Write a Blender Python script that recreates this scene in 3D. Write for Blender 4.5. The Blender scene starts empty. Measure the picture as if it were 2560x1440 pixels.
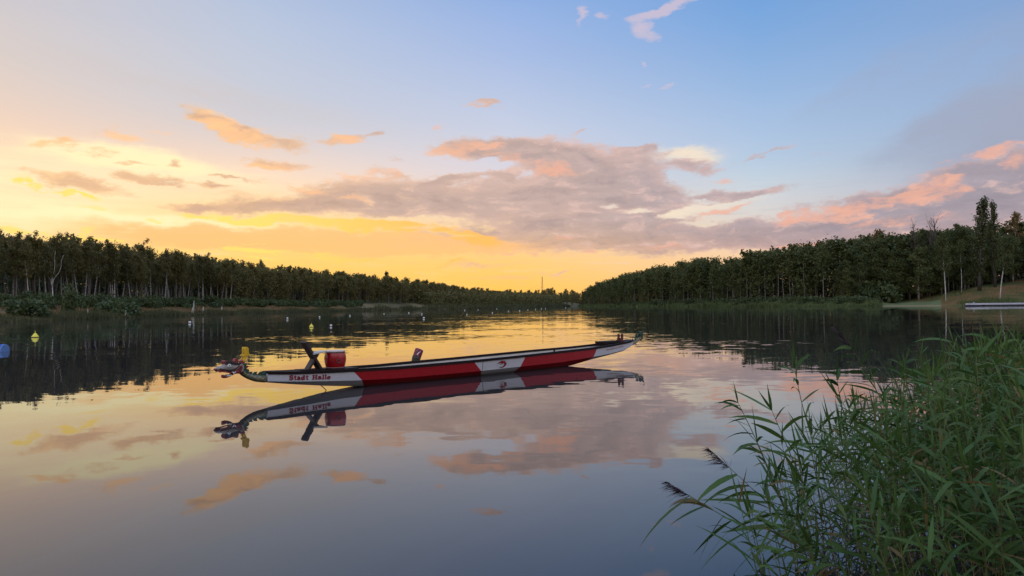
import bpy, bmesh, math, random
import numpy as np
from mathutils import Vector, Matrix
random.seed(11)
rng = np.random.default_rng(11)
D = bpy.data
scene = bpy.context.scene
COL = scene.collection
R = math.radians

# ------------------------------------------------------------------ camera
CAM_H = 1.75
FPX = 1850.0                        # focal length in pixels of a 2560 px wide frame
PITCH = math.atan(43.0 / FPX)
ROLL = math.atan(0.0105)
cam = D.cameras.new('camera'); cam_o = D.objects.new('camera', cam); COL.objects.link(cam_o)
cam.sensor_width = 36.0; cam.lens = 36.0 * FPX / 2560.0
cam.clip_start = 0.05; cam.clip_end = 12000
_f = Vector((0, math.cos(PITCH), math.sin(PITCH)))
_u0 = Vector((0, -math.sin(PITCH), math.cos(PITCH))); _r0 = Vector((1, 0, 0))
_r = _r0 * math.cos(ROLL) - _u0 * math.sin(ROLL)
_u = _u0 * math.cos(ROLL) + _r0 * math.sin(ROLL)
M3 = Matrix((_r, _u, -_f)).transposed()
cam_o.matrix_world = Matrix.Translation((0, 0, CAM_H)) @ M3.to_4x4()
scene.camera = cam_o

def ray(X, Y):
    return (_f + _r * ((X - 1280) / FPX) - _u * ((Y - 720) / FPX)).normalized()
def at(X, Y, depth):
    """world point seen at photo pixel (X, Y), `depth` metres ahead"""
    d = ray(X, Y); return Vector((0, 0, CAM_H)) + d * (depth / d.y)
def ground(X, Y, z=0.0):
    d = ray(X, Y); return Vector((0, 0, CAM_H)) + d * ((z - CAM_H) / d.z)
def pix(P):
    v = Vector(P) - Vector((0, 0, CAM_H)); q = v.dot(_f)
    return 1280 + FPX * v.dot(_r) / q, 720 - FPX * v.dot(_u) / q
def azel(X, Y):
    d = ray(X, Y); return math.atan2(d.x, d.y), math.asin(d.z)

# ------------------------------------------------------------------ view / render
vs = scene.view_settings
vs.view_transform = 'Standard'; vs.look = 'None'; vs.exposure = 0.15; vs.gamma = 1.0
try: vs.use_curve_mapping = False
except Exception: pass
scene.cycles.max_bounces = 6; scene.cycles.diffuse_bounces = 3; scene.cycles.glossy_bounces = 3
scene.cycles.transmission_bounces = 3; scene.cycles.transparent_max_bounces = 4; scene.cycles.volume_bounces = 0
scene.cycles.use_denoising = True
scene.cycles.caustics_reflective = False; scene.cycles.caustics_refractive = False

def lin(c):
    o = []
    for v in c[:3]:
        v = v / 255.0
        o.append(v / 12.92 if v <= 0.04045 else ((v + 0.055) / 1.055) ** 2.4)
    return (o[0], o[1], o[2], 1.0)

# ------------------------------------------------------------------ node helper
class NT:
    def __init__(s, tree): s.t = tree; s.n = tree.nodes; s.l = tree.links
    def node(s, typ, **kw):
        n = s.n.new(typ)
        for k, v in kw.items(): setattr(n, k, v)
        return n
    def put(s, sock, v):
        if isinstance(v, bpy.types.NodeSocket): s.l.new(v, sock)
        elif v is not None: sock.default_value = v
    def math(s, op, a, b=None, c=None, clamp=False):
        n = s.node('ShaderNodeMath', operation=op, use_clamp=clamp)
        for i, v in enumerate((a, b, c)):
            if v is not None: s.put(n.inputs[i], v)
        return n.outputs[0]
    def mapr(s, v, a, b, c=0.0, d=1.0, kind='SMOOTHSTEP'):
        n = s.node('ShaderNodeMapRange', interpolation_type=kind, clamp=True) if kind != 'LINEAR' else s.node('ShaderNodeMapRange', clamp=True)
        for i, x in enumerate((v, a, b, c, d)): s.put(n.inputs[i], x)
        return n.outputs[0]
    def mix(s, f, a, b, blend='MIX'):
        n = s.node('ShaderNodeMix', data_type='RGBA', blend_type=blend)
        s.put(n.inputs[0], f); s.put(n.inputs[6], a); s.put(n.inputs[7], b)
        return n.outputs[2]
    def noise(s, vec, scale, detail=2.0, rough=0.5, dim='3D'):
        n = s.node('ShaderNodeTexNoise', noise_dimensions=dim)
        s.put(n.inputs['Vector'], vec); n.inputs['Scale'].default_value = scale
        n.inputs['Detail'].default_value = detail; n.inputs['Roughness'].default_value = rough
        return n
    def comb(s, x, y, z=0.0):
        n = s.node('ShaderNodeCombineXYZ')
        for i, v in enumerate((x, y, z)): s.put(n.inputs[i], v)
        return n.outputs[0]
    def vmath(s, op, a, b=None, scale=None):
        n = s.node('ShaderNodeVectorMath', operation=op)
        s.put(n.inputs[0], a)
        if b is not None: s.put(n.inputs[1], b)
        if scale is not None: s.put(n.inputs[3], scale)
        return n.outputs['Value'] if op in ('LENGTH', 'DOT_PRODUCT', 'DISTANCE') else n.outputs[0]

# ------------------------------------------------------------------ world: dusk sky
world = D.worlds.new('World'); scene.world = world; world.use_nodes = True
W = NT(world.node_tree); W.n.clear()
tc = W.node('ShaderNodeTexCoord')
sep = W.node('ShaderNodeSeparateXYZ'); W.l.new(tc.outputs['Generated'], sep.inputs[0])
AZ = W.math('ARCTAN2', sep.outputs[0], sep.outputs[1])
EL = W.math('ARCSINE', sep.outputs[2])
ELMAX = R(60)
elf = W.math('DIVIDE', EL, ELMAX, clamp=True)
def ramp(stops):
    n = W.node('ShaderNodeValToRGB'); cr = n.color_ramp; cr.interpolation = 'B_SPLINE'
    stops = sorted(stops)
    while len(cr.elements) < len(stops): cr.elements.new(0.5)
    for e, (p, c) in zip(cr.elements, stops): e.position = min(1, max(0, p)); e.color = c
    W.l.new(elf, n.inputs[0]); return n.outputs[0]
HI = [(26, (150, 172, 205)), (40, (112, 145, 192)), (60, (84, 120, 172))]
COLS = [
 (0,   [(760,(255,204,108)),(640,(255,206,124)),(560,(255,214,150)),(470,(255,222,182)),(420,(253,219,180)),(360,(243,208,180)),(270,(227,203,187)),(180,(215,200,192)),(90,(206,197,195)),(0,(202,195,197))], [(30,(178,182,198)),(42,(130,152,190)),(60,(90,122,172))]),
 (640, [(760,(255,198,88)),(690,(255,202,102)),(620,(255,208,120)),(540,(255,220,152)),(470,(253,220,182)),(410,(240,212,192)),(330,(206,200,202)),(250,(196,198,208)),(120,(185,194,212)),(0,(176,189,213))], [(30,(150,172,208)),(42,(116,148,194)),(60,(86,120,172))]),
 (1280,[(760,(255,192,78)),(700,(255,198,100)),(640,(255,202,122)),(560,(240,206,165)),(460,(216,206,212)),(380,(202,204,218)),(300,(190,199,219)),(180,(168,185,219)),(80,(154,177,219)),(0,(142,171,218))], [(30,(118,156,208)),(42,(100,138,192)),(60,(80,116,172))]),
 (1900,[(760,(250,190,120)),(680,(245,195,145)),(600,(230,205,178)),(540,(214,206,200)),(460,(192,204,214)),(400,(175,195,216)),(320,(164,187,217)),(220,(147,177,215)),(100,(126,165,212)),(0,(112,158,212))], [(30,(104,148,204)),(42,(92,132,188)),(60,(76,112,170))]),
 (2560,[(760,(205,150,130)),(640,(190,155,150)),(560,(178,160,165)),(480,(170,168,182)),(400,(165,174,195)),(320,(150,170,198)),(240,(148,172,204)),(120,(142,168,206)),(0,(130,160,202))], [(30,(115,148,196)),(42,(95,130,182)),(60,(76,110,165))]),
]
cols = []
for X, st, hi in COLS:
    a = azel(X, 700)[0]
    s_ = [(max(0, azel(X, y)[1]) / ELMAX, lin(c)) for y, c in st] + [(R(e) / ELMAX, lin(c)) for e, c in hi]
    cols.append((a, ramp(s_)))
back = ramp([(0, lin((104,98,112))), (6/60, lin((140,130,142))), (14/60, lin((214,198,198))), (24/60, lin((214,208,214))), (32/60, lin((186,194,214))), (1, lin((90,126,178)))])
base = cols[0][1]
for (a0, _c), (a1, c1) in zip(cols, cols[1:]):
    base = W.mix(W.mapr(AZ, a0, a1, kind='LINEAR'), base, c1)
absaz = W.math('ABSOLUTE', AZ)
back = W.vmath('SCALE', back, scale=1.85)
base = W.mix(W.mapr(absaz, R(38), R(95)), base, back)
base = W.vmath('SCALE', base, scale=W.mapr(EL, R(26), R(60), 1.0, 1.5))

# cloud coordinates: azimuth / elevation, warped
def noise2(sx, sy, seed, detail, rough):
    return W.noise(W.comb(W.math('MULTIPLY_ADD', AZ, sx, seed), W.math('MULTIPLY_ADD', EL, sy, seed * 1.7)), 1.0, detail, rough, '2D')
wn = noise2(10.0, 24.0, 3.1, 5.0, 0.6)
_s = W.node('ShaderNodeSeparateColor'); W.l.new(wn.outputs['Color'], _s.inputs[0])
WA = W.math('MULTIPLY_ADD', W.math('SUBTRACT', _s.outputs[0], 0.5), 0.075, AZ)
WE = W.math('MULTIPLY_ADD', W.math('SUBTRACT', _s.outputs[1], 0.5), 0.036, EL)
UVW = W.comb(WA, WE, 0.0)
def dnoise(oa, oe):
    return W.noise(W.comb(W.math('MULTIPLY_ADD', WA, 15.0, 7.7 + oa * 15), W.math('MULTIPLY_ADD', WE, 40.0, 13.0 + oe * 40)), 1.0, 6.0, 0.58, '2D').outputs[0]
d0 = dnoise(0, 0)
FINE = W.math('SUBTRACT', noise2(46.0, 120.0, 5.3, 4.0, 0.68).outputs[0], 0.5)
SOFT = W.math('SUBTRACT', d0, 0.5)
DET = W.math('MULTIPLY_ADD', FINE, 0.85, SOFT)
LIT = W.math('SUBTRACT', d0, dnoise(-0.012, -0.006))          # > 0 on the side facing the set sun
STRK = W.math('SUBTRACT', noise2(11.0, 100.0, 1.7, 5.0, 0.6).outputs[0], 0.5)

def field(blobs, box):
    acc = None
    for b in blobs:
        cx, cy, rx, ry = b[:4]; rot = b[4] if len(b) > 4 else 0; w = b[5] if len(b) > 5 else 1.0
        ex = 1.35 * rx + 95; ey = 1.35 * (ry + abs(math.sin(R(rot))) * rx) + 45
        if cx + ex < box[0] or cx - ex > box[1] or cy + ey < box[2] or cy - ey > box[3]: continue
        a, e = azel(cx, cy)
        m = W.node('ShaderNodeMapping', vector_type='TEXTURE')
        W.l.new(UVW, m.inputs['Vector'])
        # the huge z scale drops z; a linked z only keeps the evaluation in sequence
        W.put(m.inputs['Location'], (a, e, 0) if acc is None else W.comb(a, e, acc))
        m.inputs['Rotation'].default_value = (0, 0, R(rot))
        m.inputs['Scale'].default_value = (1.5 * rx / FPX * math.cos(a), 1.5 * ry / FPX, 1e7)
        v = W.mapr(W.vmath('LENGTH', m.outputs[0]), 0.05, 1.0, w, 0.0)
        acc = v if acc is None else W.math('ADD', acc, v)
    return acc
def alpha(F, lo, hi, k, det, top=1.0):
    det = W.math('MULTIPLY', det, W.mapr(F, 0.0, 0.45))      # no stray flecks away from the clouds
    return W.mapr(W.math('MULTIPLY_ADD', det, k, F), lo, hi, 0.0, top)
def azf(x0, x1, y=500): return W.mapr(AZ, azel(x0, y)[0], azel(x1, y)[0])

GLOW = [(30,455,360,120,0,.62),(330,393,190,24,-7,.8),(440,425,280,34,-4,.6),(60,540,300,40,0,.5),(480,560,330,18,-2,.9),(1560,545,150,26,4,.8),(1760,520,170,24,8,.7),(1650,395,170,22,4,.7),(1740,385,90,20,-10,.5),(1530,520,60,12,0,.5)]
VEIL = [(2540,330,330,120,33,1.0),(2300,330,200,40,30,.45),(2380,150,420,60,20,.35),(2150,200,260,24,25,.25),(250,180,600,40,-6,.25),(700,260,500,30,-8,.22)]
BODY = [
 (1290,385,200,30,-8),(1420,395,190,46,-6),(1490,440,230,66,-4),(1610,505,140,46,-16),(1380,500,330,64,0),(1130,500,340,46,1),(930,470,180,30,4,.85),(880,512,300,32,0),(680,515,220,17,2,.9),(1230,365,120,20,2,.8),
 (490,520,90,15,-4,.9),(1480,560,300,34,0),(1330,600,330,40,0),(1650,598,330,34,0),(1900,590,290,34,3),(2100,560,260,50,7),(2330,540,260,60,8),(2480,480,200,75,12),(2200,500,110,26,14,.7),(2560,560,220,66,0),(2360,452,190,34,14,.8),(2520,430,130,40,10,.8),(2130,492,60,14,20,.6),
 (1590,527,80,11,4,-1.3),(1720,533,110,11,7,-1.3),(1520,515,26,8,0,-1.0),(1215,412,90,13,4,-1.1),(1290,432,30,8,0,-.9),(1690,392,50,12,6,-.8),(1800,440,80,16,0,-.7),(1450,487,50,8,0,-.4),(1800,548,120,6,4,-.7),(1480,538,60,16,0,-.5),(1000,430,40,8,0,-.4),
 (560,440,40,5,-4,.6),(600,447,60,4,-6,.6),(990,402,40,5,4,.45),(960,428,60,11,-10,.6),(1100,455,60,8,4,.6),(420,462,60,5,-4,.5),(620,330,60,16,-25,.5),(745,345,40,8,-5,.5),(330,408,40,5,-3,.6),(560,462,40,7,-8,.7),(1250,404,60,5,0,.5),(1780,480,50,9,8,.6),(2060,392,40,3,4,.5),
 (190,463,125,18,-5,1.1),(345,444,62,14,-3,1.1),(430,450,36,12,-3,1.0),(520,461,60,10,-4,.95),(690,411,80,13,-2,1.0),(575,320,100,30,-27,1.0),(700,362,85,13,-4,.95),(500,280,60,14,-8,.85),
 (840,350,55,15,6,.95),(940,331,60,9,10,.8),(1210,266,46,7,-2,.95),(430,413,22,9,0,.9),(1890,486,110,14,9,1.1),(1800,487,60,8,0,.75),(1740,405,95,24,-14,1.05),(1620,372,60,12,14,.9),(1920,390,60,6,8,.8),(1500,540,50,16,0,.95),(1740,537,24,5,8,.7),
 (1150,445,50,9,8,.8),(1250,436,60,10,4,.8),(1180,665,80,10,-4,.65),(1390,680,85,6,3,.6),(1550,552,40,10,0,.8),(250,382,45,8,-6,.6),(1470,332,28,5,16,.7),(270,325,40,20,-15,.55),(175,357,38,14,10,.6),(640,448,50,5,-3,.55)]
SHEET = [(620,588,430,22,-2),(1000,598,380,26,-2),(420,600,300,22,0,.8),(820,628,400,14,-1,.7),(1150,625,200,20,0,.8)]
PEACH = [
 (1170,370,95,18,3),(1260,395,110,16,-6,.7),(1370,425,80,14,-4,.65),(505,286,55,14,-14,1.1),(575,328,80,20,-27,1.15),(640,355,60,15,-15,1.0),(275,330,44,18,-14,1.0),(160,357,36,13,14,1.0),(305,347,50,10,0,.7),(850,349,52,13,8,.95),
 (680,416,75,11,-2,.95),(830,492,70,9,-8,.9),(900,440,95,17,6,.85),(720,478,90,9,3,.7),(2440,384,95,12,12,1.2),(2530,402,34,15,8,1.1),(2180,508,150,16,13,1.2),(2060,525,90,10,12,.9),(2300,485,75,28,12,1.1),(2400,482,50,12,10,1.0),(1965,543,42,12,14,1.1),(2240,556,170,10,4,.8),(2060,562,120,8,8,.8),
 (1400,604,48,7,0,.95),(1310,637,60,7,-2,.8),(1480,636,50,8,4,.7),(1350,430,36,9,0,.8),(1810,445,40,10,-6,.8),(1800,535,150,6,12,1.0),(2000,610,70,7,4,.9),(1660,618,60,7,0,.6),(590,300,26,6,10,.5),(390,324,40,5,0,.65),(620,315,80,22,-20,.45),(1090,320,24,16,40,.45)]
PUFF = [(1620,40,50,16,14),(1690,14,70,17,12),(1615,82,40,20,0),(1452,38,18,26,0,.85),(1506,46,30,9,0,.6),(1667,214,22,9,0,.8),(1612,216,16,8,0,.6),(1618,160,8,10,0,.5)]
FIRE = [
 (70,460,46,4.5,-18,.8),(150,482,95,4.5,-11,.95),(205,492,50,3.5,-6,1.0),(245,526,55,6,-8,1.1),(350,549,28,4,-4,.9),(490,541,46,7,-5,1.1),(600,548,110,8,-3,1.1),(720,552,120,12,-4,1.25),(880,560,160,13,-4,1.25),(1040,573,130,11,-5,1.2),(1160,585,75,13,-12,1.15),
 (1205,603,56,22,-6,1.0),(625,624,90,13,-3,1.25),(780,636,150,10,-3,1.1),(640,602,60,3.5,0,.7),(30,570,80,8,-5,1.2),(190,588,55,8,18,1.0),(230,598,90,5,-3,1.0),(150,600,120,8,0,.9),(660,648,60,4,0,.7),(1130,655,70,8,6,.6)]

SHARED = [('AZ', AZ, 'NodeSocketFloat'), ('EL', EL, 'NodeSocketFloat'), ('UVW', UVW, 'NodeSocketVector'), ('DET', DET, 'NodeSocketFloat'), ('LIT', LIT, 'NodeSocketFloat'), ('STRK', STRK, 'NodeSocketFloat'), ('SOFT', SOFT, 'NodeSocketFloat'), ('base', base, 'NodeSocketColor')]
MAIN = W
def sky_colour(box):
    global W, AZ, EL, UVW, DET, LIT, STRK, SOFT
    keep = (W, AZ, EL, UVW, DET, LIT, STRK, SOFT)
    g = D.node_groups.new('clouds', 'ShaderNodeTree')
    for nm, _, ty in SHARED: g.interface.new_socket(nm, in_out='INPUT', socket_type=ty)
    g.interface.new_socket('sky', in_out='OUTPUT', socket_type='NodeSocketShader')
    W = NT(g); gi = g.nodes.new('NodeGroupInput'); go = g.nodes.new('NodeGroupOutput')
    AZ, EL, UVW, DET, LIT, STRK, SOFT, b0 = [gi.outputs[i] for i in range(8)]
    W.l.new(cloud_layers(box, b0), go.inputs[0])
    W, AZ, EL, UVW, DET, LIT, STRK, SOFT = keep
    n = W.n.new('ShaderNodeGroup'); n.node_tree = g
    for i, (_, sk, _t) in enumerate(SHARED): W.l.new(sk, n.inputs[i])
    return n.outputs[0]
def cloud_layers(box, sky):
    # faint high streaks
    sky = W.mix(W.math('MULTIPLY', W.mapr(STRK, 0.02, 0.30, 0.0, 0.20), W.mapr(EL, R(11), R(5))), sky, W.mix(azf(900, 2000), lin((255, 226, 196)), lin((196, 196, 214))))
    sky = W.mix(W.math('MULTIPLY', W.mapr(STRK, -0.02, -0.30, 0.0, 0.20), W.mapr(EL, R(12), R(6))), sky, W.mix(azf(700, 1700), lin((226, 182, 150)), lin((150, 158, 186))))
    F = field(GLOW, box)
    if F is not None: sky = W.mix(alpha(F, 0.0, 1.3, 0.8, STRK, 0.85), sky, W.mix(azf(700, 1500), lin((255, 240, 188)), lin((242, 222, 194))))
    F = field(VEIL, box)
    if F is not None: sky = W.mix(alpha(F, 0.05, 1.0, 0.3, DET, 0.85), sky, W.mix(azf(1000, 2000), lin((205, 192, 186)), lin((156, 162, 182))))
    F = field(BODY, box)
    if F is not None:
        FINE_ = W.math('SUBTRACT', DET, SOFT)
        ca = W.mix(azf(1350, 2050), W.mix(azf(250, 1150), lin((224, 180, 144)), lin((202, 174, 162))), lin((166, 155, 163)))
        lowc = W.mix(azf(1150, 2100, 600), lin((240, 186, 126)), lin((186, 154, 150)))
        ca = W.mix(W.mapr(EL, azel(1280, 650)[1], azel(1280, 545)[1]), lowc, ca)
        litc = W.mix(azf(400, 1500), lin((255, 208, 150)), lin((222, 186, 176)))
        K = W.math('MULTIPLY_ADD', W.math('MULTIPLY', DET, W.mapr(F, 0.0, 0.30)), 1.5, F)
        core = W.mapr(W.math('MULTIPLY_ADD', SOFT, 2.0, F), 0.35, 1.6)
        dark = W.mix(azf(500, 1900), lin((186, 154, 136)), lin((146, 138, 150)))
        ca = W.mix(core, W.mix(0.45, ca, litc), W.mix(0.35, ca, dark))
        ca = W.mix(W.mapr(LIT, 0.02, 0.26, 0.0, 0.6), ca, litc)
        ca = W.mix(W.mapr(LIT, -0.03, -0.26, 0.0, 0.45), ca, dark)
        tx_ = W.mapr(W.math('MULTIPLY_ADD', STRK, 0.7, W.math('MULTIPLY_ADD', FINE_, 0.35, SOFT)), -0.35, 0.35, 0.88, 1.12, 'LINEAR')
        ca = W.vmath('SCALE', ca, scale=tx_)
        sky = W.mix(W.mapr(K, 0.12, 0.95, 0.0, 0.95), sky, ca)
    F = field(SHEET, box)
    if F is not None: sky = W.mix(alpha(F, 0.2, 1.0, 1.4, STRK, 0.8), sky, lin((248, 190, 122)))
    F = field(PEACH, box)
    if F is not None:
        cb = W.mix(azf(300, 1500), lin((255, 200, 142)), lin((234, 172, 146)))
        sky = W.mix(alpha(F, 0.1, 1.6, 1.7, W.math('MULTIPLY_ADD', LIT, 1.6, DET), 0.74), sky, cb)
    F = field(PUFF, box)
    if F is not None: sky = W.mix(alpha(F, 0.2, 1.0, 0.9, DET, 0.72), sky, lin((206, 188, 200)))
    F = field(FIRE, box)
    if F is not None:
        cc = W.mix(azf(500, 1200), (1.05, 0.73, 0.17, 1), (1.0, 0.50, 0.12, 1))
        cc = W.mix(W.mapr(STRK, 0.0, -0.25, 0.0, 0.7), cc, lin((255, 206, 128)))
        sky = W.mix(alpha(F, 0.20, 1.35, 2.6, W.math('MULTIPLY_ADD', DET, 0.6, STRK), 0.95), sky, cc)
    b = W.node('ShaderNodeBackground'); W.l.new(sky, b.inputs[0]); b.inputs[1].default_value = 1.0
    return b.outputs[0]
def choose(cond, yes, no):
    n = W.node('ShaderNodeMixShader'); W.l.new(cond, n.inputs[0]); W.l.new(no, n.inputs[1]); W.l.new(yes, n.inputs[2]); return n.outputs[0]
# one branch per part of the sky, so that each ray only works through the clouds near it
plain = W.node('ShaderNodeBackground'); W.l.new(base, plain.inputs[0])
YS = 235
cuts = [-900, 330, 640, 980, 1330, 1720, 2120, 3400]
low = None
for x0, x1 in list(zip(cuts, cuts[1:]))[::-1]:
    c = sky_colour((x0, x1, YS, 900))
    low = c if low is None else choose(W.math('LESS_THAN', AZ, azel(x1, 600)[0]), c, low)
hi = choose(W.math('LESS_THAN', AZ, azel(1330, 100)[0]), sky_colour((-900, 1330, -600, YS + 60)), sky_colour((1330, 3400, -600, YS + 60)))
front = choose(W.math('GREATER_THAN', EL, azel(1280, YS)[1]), hi, low)
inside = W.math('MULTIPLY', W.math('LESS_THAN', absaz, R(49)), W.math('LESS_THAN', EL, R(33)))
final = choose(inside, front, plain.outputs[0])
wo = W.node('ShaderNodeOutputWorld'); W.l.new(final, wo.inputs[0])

# ------------------------------------------------------------------ sun, just above the left forest
sun = D.lights.new('sun', 'SUN'); sun.energy = 0.5; sun.angle = R(1); sun.color = (1.0, 0.62, 0.30)
sun_o = D.objects.new('sun', sun); COL.objects.link(sun_o)
_az, _el = R(-31), R(0.5)
_d = Vector((math.sin(_az) * math.cos(_el), math.cos(_az) * math.cos(_el), math.sin(_el)))
sun_o.rotation_euler = _d.to_track_quat('Z', 'Y').to_euler()
sun_o.location = _d * 500

# ------------------------------------------------------------------ materials
def mat(name):
    m = D.materials.new(name); m.use_nodes = True
    t = NT(m.node_tree); p = t.n['Principled BSDF']; return m, t, p
def paint(name, c, rough=0.45, vary=0.12, scale=6.0, spec=0.4, metal=0.0):
    m, t, p = mat(name)
    co = t.node('ShaderNodeTexCoord').outputs['Object']
    n = t.noise(co, scale, 5.0, 0.6).outputs[0]
    f = t.mapr(n, 0.3, 0.7, 1 - vary, 1 + vary, 'LINEAR')
    t.l.new(t.mix(1.0, (c[0], c[1], c[2], 1), t.comb(f, f, f), 'MULTIPLY'), p.inputs['Base Color'])
    t.put(p.inputs['Roughness'], t.mapr(n, 0.3, 0.7, rough - 0.08, rough + 0.1, 'LINEAR'))
    p.inputs['Specular IOR Level'].default_value = spec; p.inputs['Metallic'].default_value = metal
    return m
def leafmat(name, c1, c2, scale=0.3, transl=0.25, perobj=0.25):
    m, t, p = mat(name)
    geo = t.node('ShaderNodeNewGeometry'); oi = t.node('ShaderNodeObjectInfo')
    n = t.noise(geo.outputs['Position'], scale, 3.0, 0.6).outputs[0]
    r = geo.outputs['Random Per Island']
    f = t.math('ADD', t.math('MULTIPLY', n, 0.9), t.math('MULTIPLY', r, 0.35))
    f = t.math('ADD', f, t.math('MULTIPLY', oi.outputs['Random'], perobj))
    f = t.mapr(f, 0.35, 0.95 + perobj * .55, 0, 1, 'LINEAR')
    c = t.mix(f, (*c1, 1), (*c2, 1))
    t.l.new(c, p.inputs['Base Color']); p.inputs['Roughness'].default_value = 0.55; p.inputs['Specular IOR Level'].default_value = 0.25
    tr = t.node('ShaderNodeBsdfTranslucent'); t.l.new(c, tr.inputs[0])
    mx = t.node('ShaderNodeMixShader'); mx.inputs[0].default_value = transl
    t.l.new(p.outputs[0], mx.inputs[1]); t.l.new(tr.outputs[0], mx.inputs[2])
    t.l.new(mx.outputs[0], t.n['Material Output'].inputs[0]); return m

M_leafL = leafmat('olive_leaves', (0.070, 0.062, 0.020), (0.165, 0.142, 0.042), transl=0.35, perobj=0.6)
M_leafR = leafmat('green_leaves', (0.052, 0.068, 0.020), (0.130, 0.145, 0.042), transl=0.35, perobj=0.6)
M_leafY = leafmat('autumn_leaves', (0.13, 0.095, 0.03), (0.21, 0.14, 0.045))
M_leafP = leafmat('poplar_leaves', (0.045, 0.060, 0.022), (0.11, 0.115, 0.04))
M_bush = leafmat('bush_leaves', (0.048, 0.068, 0.026), (0.105, 0.135, 0.048), 0.4)
M_shore = leafmat('shore_reed_blades', (0.060, 0.100, 0.030), (0.145, 0.175, 0.060), 0.12)
M_shoreL = leafmat('left_shore_reed_blades', (0.050, 0.060, 0.022), (0.110, 0.105, 0.045), 0.12)
M_dry = leafmat('dry_grass_blades', (0.15, 0.10, 0.042), (0.33, 0.22, 0.10), 0.2)
M_reed = leafmat('reed_leaves', (0.024, 0.060, 0.014), (0.105, 0.178, 0.036), 1.6, 0.28)
M_reedy = leafmat('withered_reed_leaves', (0.13, 0.095, 0.025), (0.26, 0.17, 0.06), 3.0, 0.3)
M_stem = leafmat('reed_stems', (0.07, 0.095, 0.028), (0.19, 0.17, 0.06), 2.0, 0.0)
M_stemdry = leafmat('dead_reed_stems', (0.20, 0.14, 0.06), (0.36, 0.26, 0.13), 2.0, 0.0)
M_plume = leafmat('reed_plumes', (0.035, 0.018, 0.022), (0.085, 0.045, 0.045), 5.0, 0.15)
M_twig = paint('bare_twigs', (0.085, 0.06, 0.05), 0.8, 0.3, 2.0)

m, t, p = mat('birch_bark')
co = t.node('ShaderNodeTexCoord').outputs['Object']
n = t.noise(t.vmath('MULTIPLY', co, (2.0, 2.0, 5.0)), 1.0, 4.0, 0.7).outputs[0]
n2 = t.noise(co, 0.25, 2.0, 0.5).outputs[0]
c = t.mix(t.mapr(n, 0.42, 0.62), (0.40, 0.37, 0.33, 1), (0.13, 0.11, 0.09, 1))
oi = t.node('ShaderNodeObjectInfo').outputs['Random']
c = t.mix(t.mapr(oi, 0.1, 0.7), c, (0.12, 0.10, 0.08, 1))
t.l.new(c, p.inputs['Base Color']); p.inputs['Roughness'].default_value = 0.8
M_bark = m
M_barkpale = paint('pale_birch_bark', (0.50, 0.46, 0.40), 0.75, 0.35, 1.6)
M_barkdark = paint('dark_bark', (0.06, 0.048, 0.036), 0.85, 0.3, 2.0)

# water
m, t, p = mat('lake_water')
geo = t.node('ShaderNodeNewGeometry'); pos = geo.outputs['Position']
big = t.noise(t.vmath('MULTIPLY', pos, (0.035, 0.09, 0)), 1.0, 3.0, 0.55).outputs[0]
patch = t.mapr(big, 0.41, 0.60, 0.12, 1.0)
sp = t.node('ShaderNodeSeparateXYZ'); t.l.new(pos, sp.inputs[0])
dist = t.vmath('LENGTH', t.comb(sp.outputs[0], sp.outputs[1], 0))
def slope(scale, amp, det=2.0, stretch=(0.55, 1.0, 0)):
    nn = t.noise(t.vmath('MULTIPLY', pos, stretch), scale, det, 0.5)
    v = t.vmath('SUBTRACT', nn.outputs['Color'], (0.5, 0.5, 0.5))
    return t.vmath('MULTIPLY', v, (amp * 0.6, amp, 0))
calm = t.math('MULTIPLY', t.mapr(dist, 8.0, 42.0, 0.28, 1.0), t.mapr(dist, 70.0, 320.0, 1.0, 0.55))
s1 = t.vmath('ADD', slope(0.22, 0.020), slope(0.9, 0.050))
s2 = slope(3.0, 0.085, 2.0)
s1 = t.vmath('SCALE', s1, scale=t.math('MULTIPLY', calm, t.mapr(patch, 0, 1, 0.35, 1.0)))
s2 = t.vmath('SCALE', s2, scale=t.math('MULTIPLY', calm, patch))
nv = t.vmath('NORMALIZE', t.vmath('ADD', t.vmath('ADD', s1, s2), (0, 0, 1)))
t.l.new(nv, p.inputs['Normal'])
p.inputs['Base Color'].default_value = (0.034, 0.032, 0.031, 1)
p.inputs['Roughness'].default_value = 0.015; p.inputs['IOR'].default_value = 1.43
M_water = m

def groundmat(name, ca, cb, cc, scale=0.12, z0=None):
    m, t, p = mat(name)
    pos = t.node('ShaderNodeNewGeometry').outputs['Position']
    a = t.noise(pos, scale, 5.0, 0.65).outputs[0]; b = t.noise(pos, scale * 6, 4.0, 0.7).outputs[0]
    c = t.mix(t.mapr(a, 0.42, 0.6), (*ca, 1), (*cb, 1))
    c = t.mix(t.mapr(b, 0.5, 0.72, 0, 0.7), c, (*cc, 1))
    if z0:
        s = t.node('ShaderNodeSeparateXYZ'); t.l.new(pos, s.inputs[0])
        c = t.mix(t.mapr(s.outputs[2], 0.05, 0.16), (*z0, 1), c)
    t.l.new(c, p.inputs['Base Color']); p.inputs['Roughness'].default_value = 0.95
    p.inputs['Specular IOR Level'].default_value = 0.1; return m
M_gL = groundmat('left_bank_soil_and_grass', (0.11, 0.10, 0.045), (0.22, 0.16, 0.08), (0.075, 0.090, 0.040))
M_gR = groundmat('right_slope_grass', (0.060, 0.085, 0.024), (0.19, 0.10, 0.038), (0.085, 0.085, 0.030), 0.05)
M_gB = groundmat('beach_meadow', (0.12, 0.14, 0.055), (0.17, 0.17, 0.075), (0.09, 0.11, 0.04), 0.1, (0.40, 0.22, 0.13))
M_gF = groundmat('forest_floor', (0.030, 0.027, 0.016), (0.045, 0.038, 0.02), (0.025, 0.03, 0.014), 0.2)

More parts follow.
